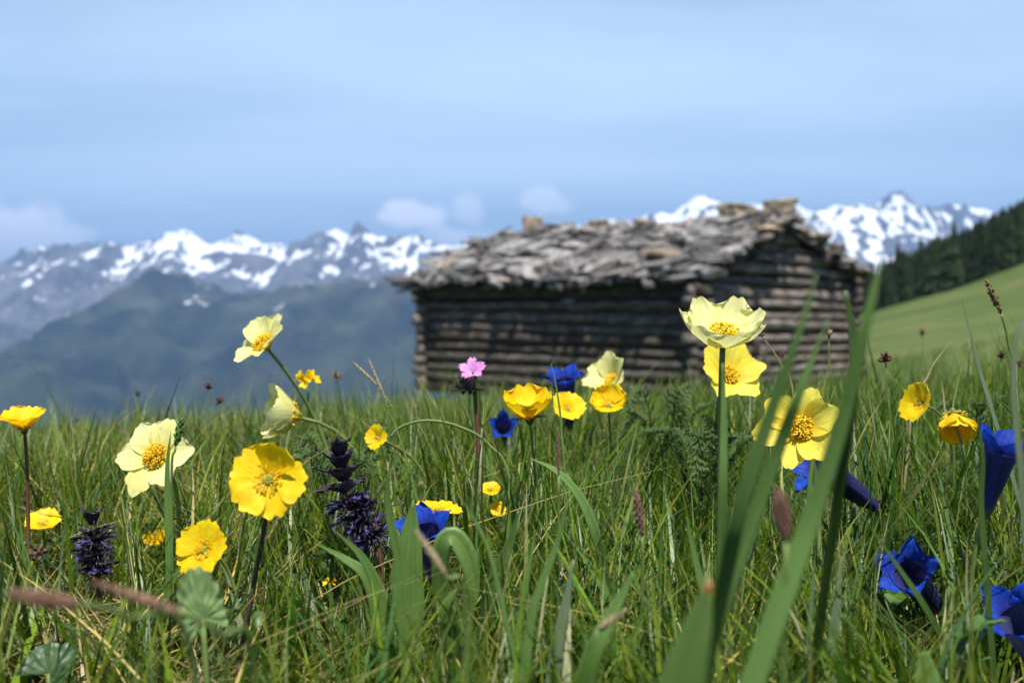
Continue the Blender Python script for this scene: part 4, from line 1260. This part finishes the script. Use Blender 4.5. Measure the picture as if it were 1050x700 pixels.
# arching pale stem
o = empty('bowed_stem', base_at(530, .72), 'pale green stem bowing over behind the two petalled golden flower', 'stem')
add_stem(o, catmull([base_at(540, .72), P(524, 500, .72), P(500, 455, .72), P(470, 437, .72), P(438, 431, .72), P(412, 437, .72), P(400, 448, .72)], 36), .0012, .001, M['stem'])


# --- feathery silvery leaves
def feathery(px, py, d, label, n=7, size=1.0, seed=0, spreadx=1.0, group='clumps of feathery silvery leaves'):
    q = np.random.default_rng(seed)
    base = base_at(px, d)
    root = empty('feathery_plant', base, label, 'plant', group)
    htop = P(px, py, d).z - base.z
    for k in range(n):
        mb = MB()
        th = 2 * math.pi * k / n + q.uniform(-.3, .3)
        out = np.array([math.cos(th) * spreadx, math.sin(th) * .6, 0]) * .04 * size
        p = catmull([np.zeros(3), out * .25 + [0, 0, htop * .55], out * .8 + [0, 0, htop * q.uniform(.85, 1.05)], out * 1.5 + [0, 0, htop * q.uniform(.75, 1.05)]], 26)
        v, f, uv = tube(p, np.linspace(.0010, .0003, 26), 5); mb.add(v, f, uv)
        tg = np.gradient(p, axis=0); tg /= np.linalg.norm(tg, axis=1)[:, None]
        for i in range(11, 26):
            s = (i - 11) / 14
            Lp = .020 * size * (1 - s) ** .7 + .004
            for sd in (-1, 1):
                side = np.cross(tg[i], [0, 0, 1]); side /= np.linalg.norm(side) + 1e-9
                dr = side * sd * .8 + tg[i] * .6 + q.normal(0, .12, 3) + [0, 0, .15]; dr /= np.linalg.norm(dr)
                for jj in range(4):
                    o_ = p[i] + dr * Lp * jj / 4
                    for s2 in (-1, 1):
                        d2 = dr * .8 + np.cross(dr, [0, -.5, .8]) * s2 * .7 + q.normal(0, .12, 3); d2 /= np.linalg.norm(d2)
                        l2 = Lp * .45 * (1 - jj / 5) + .0015
                        v, f, uv = ribbon([o_ + d2 * l2, o_ + d2 * l2 * .5 + [0, 0, l2 * .08], o_], [.0001, .0013, .0016, .0008], n=5, nv=3, fold=.4, face=[q.normal(0, .4), -.6, .8]); mb.add(v, f, uv)
        obj('leaf', mb.mesh('leaf'), M['silver'], root)
    return root


feathery(352, 452, .80, 'feathery silvery leaves under the nodding pale anemone', n=6, size=.8, seed=1)
feathery(682, 412, .95, 'feathery leaves left of the star shaped anemone', n=5, size=.8, seed=2)
feathery(722, 442, .78, 'feathery leaves around the foot of the large cup anemone', n=6, size=.75, seed=3)
feathery(1000, 415, .95, 'feathery leaves behind the drooping golden bell', n=4, size=.7, seed=5)


# ---------------------------------------------------------------- grass
def proj(p):
    c, s = math.cos(PITCH), math.sin(PITCH)
    dz = p[..., 2] - CAMZ
    dep = p[..., 1] * c + dz * s
    up = -p[..., 1] * s + dz * c
    return 525 + F * p[..., 0] / dep, 350 - F * up / dep, dep


def make_blades(n, ylo, yhi, seed, L0, L1, W0, W1, K=6, dens_pow=1.0, lean=(.1, .7), straw=.12, xmargin=.45):
    r = np.random.default_rng(seed)
    # y distributed by the area of the wedge
    y = r.uniform(0, 1, n * 2)
    y = ylo + (yhi - ylo) * y ** dens_pow
    hw = .62 * y + xmargin
    hmax = .62 * yhi + xmargin
    keep = r.uniform(0, 1, n * 2) < hw / hmax if dens_pow == 1.0 else np.ones(n * 2, bool)
    y = y[keep][:n]; n = len(y)
    x = r.uniform(-1, 1, n) * (.62 * y + xmargin)
    # tussocks: pull blades towards clump centres
    cell = .045 * np.maximum(1, y / 1.5)
    cx = np.floor(x / cell); cy = np.floor(y / cell)
    jx = _hash(cx, cy, np.zeros_like(cx), 5); jy = _hash(cx, cy, np.zeros_like(cx), 9)
    pull = r.uniform(0, .88, n)
    x = x + ((cx + jx) * cell - x) * pull; y = y + ((cy + jy) * cell - y) * pull
    z = ground(x, y)
    patch = fbm(x * 1.4, y * 1.4, octv=3, seed=31)
    fine = vnoise(x * 9, y * 9, seed=44)
    tuft = vnoise(cx * 1.7 + .3, cy * 1.7 + .6, seed=45)
    L = r.uniform(L0, L1, n) * (1 + .35 * fine) * (1 + .25 * patch) * r.choice([.6, .8, 1, 1, 1.25], n)
    # dry share grows to the left as in the photograph
    pdry = straw * (1 + 1.7 * np.clip(-x / np.maximum(y, .3) * 1.8, -.45, 1.2)) * (1 + .8 * patch)
    dry = r.uniform(0, 1, n) < pdry
    lnm = r.uniform(lean[0], lean[1], n) ** 1.3
    lnm = np.where(dry, lnm * 1.7 + .15, lnm)
    az = r.uniform(0, 2 * np.pi, n) + .8 * vnoise(x * 6, y * 6, seed=50)
    bend = r.uniform(.0, .65, n) * np.where(dry, 1.3, 1)
    dx, dy = np.cos(az), np.sin(az)
    s = np.linspace(0, 1, K)[None, :]
    out = (lnm[:, None] * s + bend[:, None] * s ** 2 * .6) * L[:, None]
    up = L[:, None] * (s - (lnm[:, None] * .25 + bend[:, None] * .42) * s ** 2)
    up = np.where(dry[:, None], up * .75, up)
    pts = np.stack([x[:, None] + dx[:, None] * out, y[:, None] + dy[:, None] * out, z[:, None] + up - .004], -1)
    # sideways wobble
    wob = r.normal(0, .04, n)[:, None] * L[:, None] * np.sin(s * 3.1) 
    pts[..., 0] += -dy[:, None] * wob; pts[..., 1] += dx[:, None] * wob
    # height limits: how high the turf stands against the view at each distance
    px, py, dep = proj(pts)
    tp = np.min(py, axis=1); tpx = px[:, -1]; d0 = dep[:, 0]
    sil = np.interp(tpx, [-200, 0, 300, 430, 700, 880, 1050, 1300], [447, 440, 428, 416, 410, 398, 384, 370])
    rand = r.exponential(1, n)
    lim = np.where(d0 < .5, 575 + 60 * r.random(n), np.where(d0 < .62, 475 + 90 * r.random(n), np.where(d0 < .9, sil + 8 + 80 * r.random(n) - 18 * rand, sil + 4 - 13 * rand)))
    lim = lim + 26 * vnoise(tpx * .035, d0 * 4, seed=71)
    # shorten blades that stick out beyond: scale heights
    zb = z[:, None]
    need = np.clip((CAMZ - z) - (lim - HOR) / F * d0, .015, None)     # height allowed above the ground
    tz = (pts[..., 2] - zb).max(axis=1)
    sc_ = np.clip(need / np.maximum(tz, 1e-4), 0, 1)
    far = d0 > 12
    sc_ = np.where(far, 1, sc_)
    pts = np.stack([x[:, None] + (pts[..., 0] - x[:, None]) * (.4 + .6 * sc_[:, None]), y[:, None] + (pts[..., 1] - y[:, None]) * (.4 + .6 * sc_[:, None]), zb + (pts[..., 2] - zb) * sc_[:, None]], -1)
    px, py, dep = proj(pts)
    ok = (pts[..., 1].min(axis=1) > .24)
    ok &= ~((d0 < .36) & (py.min(axis=1) < 640))
    # leave the flowers free
    for (hx, hy, hr, hd) in HEADS:
        if hd < ylo - .1: continue
        hit = ((px - hx) ** 2 + (py - hy) ** 2 < (hr * .95) ** 2) & (dep < hd + .03)
        # also stop blades passing through with samples either side
        ok &= ~(hit.any(axis=1) & (r.random(n) > .03))
        mx_, my_ = (px[:, 1:] + px[:, :-1]) / 2, (py[:, 1:] + py[:, :-1]) / 2
        hit = ((mx_ - hx) ** 2 + (my_ - hy) ** 2 < (hr * .85) ** 2) & (dep[:, 1:] < hd + .03)
        ok &= ~(hit.any(axis=1) & (r.random(n) > .03))
    # clear the hut's footprint
    rel = np.stack([x - HC[0], y - HC[1]], -1); aa = rel @ DL; bb = rel @ DG
    ok &= ~((aa > 0) & (aa < HL) & (bb > 0) & (bb < HW))
    W = r.uniform(W0, W1, n) * np.where(dry, .7, 1) * r.choice([.7, 1, 1, 1.5], n)
    wprof = np.interp(np.linspace(0, 1, K), [0, .25, .6, .85, 1], [.75, 1, .85, .45, .03])[None, :]
    tw = r.uniform(-1.0, 1.0, n)[:, None] + r.normal(0, .5, n)[:, None] * s
    sx = -dy[:, None] * np.cos(tw) + dx[:, None] * np.sin(tw) * .6
    sy = dx[:, None] * np.cos(tw) + dy[:, None] * np.sin(tw) * .6
    szv = np.sin(tw) * .5
    half = .5 * W[:, None] * wprof
    off = np.stack([sx * half, sy * half, szv * half], -1)
    pts = pts[ok]; off = off[ok]; m = len(pts)
    v = np.stack([pts - off, pts + off], 2).reshape(m, K * 2, 3)
    base = (np.arange(m) * K * 2)[:, None, None]
    k = np.arange(K - 1)[None, :, None] * 2
    q = np.array([0, 1, 3, 2])[None, None, :]
    f = (base + k + q).reshape(-1, 4)
    # colours
    tf = tuft[ok]; g = np.clip(r.random(m) * .75 + .22 + .35 * tf, 0, 1.1); hue = r.random(m)
    g = g ** 1.3
    fresh = np.stack([.016 + .134 * g, .038 + .195 * g, .003 + .010 * hue], -1)
    bluish = np.stack([.022 + .05 * g, .060 + .110 * g, .012 + .020 * hue], -1)
    yellow = np.stack([.17 + .10 * g, .20 + .08 * g, .035 + .02 * hue], -1)
    pick = r.random(m)
    c = np.where((pick < .62)[:, None], fresh, np.where((pick < .93)[:, None], bluish, yellow))
    dr = dry[ok]
    strawc = np.stack([.24 + .30 * g, .185 + .25 * g, .08 + .15 * g * hue], -1)
    c = np.where(dr[:, None], strawc, c)
    tip = (r.random(m) < .25)[:, None, None]
    cc = np.repeat(c[:, None, :], K, 1)
    sK = np.linspace(0, 1, K)[None, :, None]
    cc = np.where(tip, cc * (1 - .6 * sK ** 3) + np.array([.22, .15, .06]) * .6 * sK ** 3, cc)
    cc = np.repeat(cc[:, :, None, :], 2, 2).reshape(-1, 3)
    cc = np.concatenate([cc, np.ones((len(cc), 1))], 1)
    return v.reshape(-1, 3), f, cc


def build_grass():
    sets = [
        (120000, .26, 1.7, 1, .10, .24, .0012, .0030, 7, 1.0, (.0, .45), .12),
        (1500, .34, .75, 12, .13, .22, .0030, .0055, 9, 1.0, (.0, .5), .06),      # wider leaves close by
        (15000, .45, 1.5, 2, .05, .14, .0006, .0011, 5, 1.0, (.4, 1.2), .6),      # thatch
        (90000, 1.6, 5.0, 3, .09, .19, .0020, .0036, 5, 1.0, (.05, .75), .12),
        (80000, 4.8, 13., 4, .09, .18, .004, .007, 4, 1.0, (.05, .75), .12),
        (60000, 12., 32., 5, .08, .15, .007, .012, 4, 1.0, (.05, .75), .12),
        (2600, .62, 2.6, 8, .19, .30, .0007, .0014, 8, 1.0, (.0, .35), .30),      # taller single stalks
    ]
    V = []; Fs = []; C = []; n = 0
    for (cnt, a, b, sd, l0, l1, w0, w1, K, dp, ln_, st) in sets:
        v, f, c = make_blades(cnt, a, b, sd, l0, l1, w0, w1, K, dp, ln_, st)
        V.append(v); Fs.append(f + n); C.append(c); n += len(v)
    me = np_mesh('grass', np.concatenate(V), np.concatenate(Fs), None, np.concatenate(C))
    tag(obj('grass', me, M['grass']), 'dense green alpine grass with dry straws covering the meadow', 'grass', kind='stuff')


build_grass()


def build_herbs():
    """small broad leaves of the many low herbs between the grass"""
    r = np.random.default_rng(99); mb_v = []; mb_f = []; C = []; n = 0; UV = []
    v0, f0, uv0 = petal(L=1, W=.42, prof=[.25, .6, .9, 1, 1, .85, .6, .3, .03], phi0=.5, phi1=1.6, cup=.3, seed=1, nu=7, nv=5)
    v1, f1, uv1 = petal(L=1, W=.8, prof=[.2, .6, .9, 1, 1, 1, .9, .75, .45], phi0=.7, phi1=1.5, cup=.35, seed=2, nu=7, nv=5)
    Y_ = r.uniform(.42, 2.6, 2600); X_ = r.uniform(-1, 1, 2600) * (.62 * Y_ + .2); Z_ = ground(X_, Y_)
    for k in range(2600):
        x, y, z = X_[k], Y_[k], Z_[k]; h = r.uniform(.01, .11); nl = r.integers(2, 6); sz = r.uniform(.010, .026)
        c = np.array([.05, .10, .02]) * r.uniform(.6, 1.9) * [1, 1, r.uniform(.7, 1.6)]
        q = proj(np.array([[x, y, z + h + sz]]))
        if q[1][0] < 450 + 60 * r.random() and y < 1.5: continue
        if any((q[0][0] - hx) ** 2 + (q[1][0] - hy) ** 2 < (hr * 1.2) ** 2 and y < hd + .03 for hx, hy, hr, hd in HEADS): continue
        for i in range(nl):
            vv, ff, uu = (v0, f0, uv0) if k % 3 else (v1, f1, uv1)
            th = r.uniform(0, 6.28); ct, st = math.cos(th), math.sin(th)
            w = (vv * sz * r.uniform(.7, 1.2)) @ np.array([[ct, st, 0], [-st, ct, 0], [0, 0, 1]]) + [x, y, z + h * r.uniform(.6, 1)]
            mb_v.append(w); mb_f += [tuple(a + n for a in t) for t in ff]; UV.append(uu); C.append(np.tile([*c, 1], (len(w), 1))); n += len(w)
    me = np_mesh('undergrowth', np.concatenate(mb_v), mb_f, np.concatenate(UV), np.concatenate(C))
    tag(obj('undergrowth', me, M['grass']), 'small broad herb leaves between the grass', 'undergrowth', kind='stuff')


build_herbs()

# ---------------------------------------------------------------- air
mh, nt, ns, ln = newmat('haze')
out = N(ns, 'ShaderNodeOutputMaterial'); pv = N(ns, 'ShaderNodeVolumePrincipled')
pv.inputs['Color'].default_value = (.32, .56, 1, 1); pv.inputs['Density'].default_value = 8.0e-5; pv.inputs['Anisotropy'].default_value = .2
ln.new(pv.outputs[0], out.inputs['Volume'])
X, Z0, Z1 = 31000, -960, 2100
bv = [(sx * X, sy * X, z) for z in (Z0, Z1) for sx, sy in ((-1, -1), (1, -1), (1, 1), (-1, 1))]
hm = np_mesh('haze', bv, [(3, 2, 1, 0), (4, 5, 6, 7), (0, 1, 5, 4), (1, 2, 6, 5), (2, 3, 7, 6), (3, 0, 4, 7)], smooth=False)
tag(obj('haze', hm, mh), 'thin blue haze filling the valley air', 'haze', kind='stuff')

# ---------------------------------------------------------------- light and sky
SUN_EL = math.radians(66)
to_sun_h = Vector((.12, -.99, 0)).normalized()
to_sun = Vector((to_sun_h.x * math.cos(SUN_EL), to_sun_h.y * math.cos(SUN_EL), math.sin(SUN_EL)))
sl = bpy.data.lights.new('sun', 'SUN'); sl.energy = 5.0; sl.angle = math.radians(.53); sl.color = (1, .955, .88)
so = bpy.data.objects.new('sun', sl); COL.objects.link(so)
so.rotation_euler = to_sun.to_track_quat('Z', 'Y').to_euler()

w = bpy.data.worlds.new('World'); sc.world = w; w.use_nodes = True
nt = w.node_tree; ns = nt.nodes; ln = nt.links; ns.clear()
wo = N(ns, 'ShaderNodeOutputWorld'); bg = N(ns, 'ShaderNodeBackground'); bg.inputs['Strength'].default_value = .064
sky = N(ns, 'ShaderNodeTexSky'); sky.sky_type = 'NISHITA'; sky.sun_disc = False
sky.sun_elevation = SUN_EL; sky.sun_rotation = math.atan2(to_sun.x, to_sun.y); sky.altitude = 2000; sky.air_density = 1.2; sky.dust_density = .6; sky.ozone_density = 1.5
tc = N(ns, 'ShaderNodeTexCoord')
sep = N(ns, 'ShaderNodeSeparateXYZ'); ln.new(tc.outputs['Generated'], sep.inputs[0])
zz = N(ns, 'ShaderNodeMath', operation='ADD'); zz.inputs[1].default_value = .12; ln.new(sep.outputs['Z'], zz.inputs[0])
dx = N(ns, 'ShaderNodeMath', operation='DIVIDE'); ln.new(sep.outputs['X'], dx.inputs[0]); ln.new(zz.outputs[0], dx.inputs[1])
dy = N(ns, 'ShaderNodeMath', operation='DIVIDE'); ln.new(sep.outputs['Y'], dy.inputs[0]); ln.new(zz.outputs[0], dy.inputs[1])
cb = N(ns, 'ShaderNodeCombineXYZ'); ln.new(dx.outputs[0], cb.inputs[0]); ln.new(dy.outputs[0], cb.inputs[1])
mp = N(ns, 'ShaderNodeMapping'); mp.inputs['Scale'].default_value = (.35, .9, 1); mp.inputs['Rotation'].default_value = (0, 0, -.5); ln.new(cb.outputs[0], mp.inputs[0])
cn = N(ns, 'ShaderNodeTexNoise'); cn.inputs['Scale'].default_value = 1.1; cn.inputs['Detail'].default_value = 7; cn.inputs['Roughness'].default_value = .5; cn.inputs['Distortion'].default_value = .4
ln.new(mp.outputs[0], cn.inputs['Vector'])
cr = ramp(ns, [(.36, (.46,) * 3), (.64, (1.0,) * 3)]); ln.new(cn.outputs['Fac'], cr.inputs[0])
hi = N(ns, 'ShaderNodeMapRange'); hi.interpolation_type = 'SMOOTHSTEP'; hi.inputs['From Min'].default_value = .40; hi.inputs['From Max'].default_value = .75
hi.inputs['To Min'].default_value = 1; hi.inputs['To Max'].default_value = .04; ln.new(sep.outputs['Z'], hi.inputs[0])
fw = N(ns, 'ShaderNodeMapRange'); fw.interpolation_type = 'SMOOTHSTEP'; fw.inputs['From Min'].default_value = -.2; fw.inputs['From Max'].default_value = .5
fw.inputs['To Min'].default_value = .05; fw.inputs['To Max'].default_value = 1; ln.new(sep.outputs['Y'], fw.inputs[0])
h2 = N(ns, 'ShaderNodeMath', operation='MULTIPLY'); ln.new(hi.outputs[0], h2.inputs[0]); ln.new(fw.outputs[0], h2.inputs[1])
h3 = N(ns, 'ShaderNodeMath', operation='MULTIPLY'); ln.new(h2.outputs[0], h3.inputs[0]); ln.new(cr.outputs[0], h3.inputs[1])
c = mixc(ns, ln, h3.outputs[0], sky.outputs[0], (6.7, 8.5, 10.5))
# small fair-weather clouds low over the ranges
nz = N(ns, 'ShaderNodeTexNoise'); nz.inputs['Scale'].default_value = 38; nz.inputs['Detail'].default_value = 5; ln.new(tc.outputs['Generated'], nz.inputs['Vector'])
for (px, py, wx, wy, amt) in ((4, 246, 56, 30, 1), (421, 219, 28, 13, .9), (482, 216, 13, 16, .45), (562, 206, 24, 12, .45), (88, 239, 11, 6, .5), (455, 240, 28, 8, .5), (480, 245, 30, 10, .4),
                              (-60, 235, 60, 22, .9), (1150, 215, 50, 15, .6), (742, 20, 1, 1, 0)):
    if amt == 0: continue
    dv = (P(px, py, 1.0) - Vector((0, 0, CAMZ))).normalized()
    sub = N(ns, 'ShaderNodeVectorMath', operation='SUBTRACT'); ln.new(tc.outputs['Generated'], sub.inputs[0]); sub.inputs[1].default_value = tuple(dv)
    scl = N(ns, 'ShaderNodeVectorMath', operation='MULTIPLY'); ln.new(sub.outputs[0], scl.inputs[0]); scl.inputs[1].default_value = (F / wx, F / wx, F / wy)
    le = N(ns, 'ShaderNodeVectorMath', operation='LENGTH'); ln.new(scl.outputs[0], le.inputs[0])
    ad = N(ns, 'ShaderNodeMath', operation='MULTIPLY_ADD'); ad.inputs[1].default_value = -1.9; ln.new(nz.outputs['Fac'], ad.inputs[0]); ln.new(le.outputs['Value'], ad.inputs[2])
    mr = N(ns, 'ShaderNodeMapRange'); mr.interpolation_type = 'SMOOTHSTEP'; mr.inputs['From Min'].default_value = .5; mr.inputs['From Max'].default_value = -.3; mr.inputs['To Max'].default_value = amt
    ln.new(ad.outputs[0], mr.inputs[0])
    c = mixc(ns, ln, mr.outputs[0], c, (13.2, 13.4, 14.0))
ln.new(c, bg.inputs['Color']); ln.new(bg.outputs[0], wo.inputs[0])

# ---------------------------------------------------------------- camera
cam = bpy.data.cameras.new('camera'); co = bpy.data.objects.new('camera', cam); COL.objects.link(co)
cam.lens = 35; cam.sensor_width = 36; cam.clip_start = .02; cam.clip_end = 90000
co.location = (0, 0, CAMZ); co.rotation_euler = (math.pi / 2 + PITCH, 0, 0)
cam.dof.use_dof = True; cam.dof.focus_distance = .64; cam.dof.aperture_fstop = 8.0; cam.dof.aperture_blades = 7
sc.camera = co

sc.view_settings.view_transform = 'Standard'; sc.view_settings.look = 'None'; sc.view_settings.gamma = 1; sc.view_settings.exposure = 1.02
sc.render.engine = 'CYCLES'
cy = sc.cycles
cy.use_denoising = True
cy.max_bounces = 8; cy.diffuse_bounces = 3; cy.glossy_bounces = 2; cy.transmission_bounces = 4; cy.volume_bounces = 0; cy.transparent_max_bounces = 8
cy.sample_clamp_indirect = 6
cy.caustics_reflective = False; cy.caustics_refractive = False
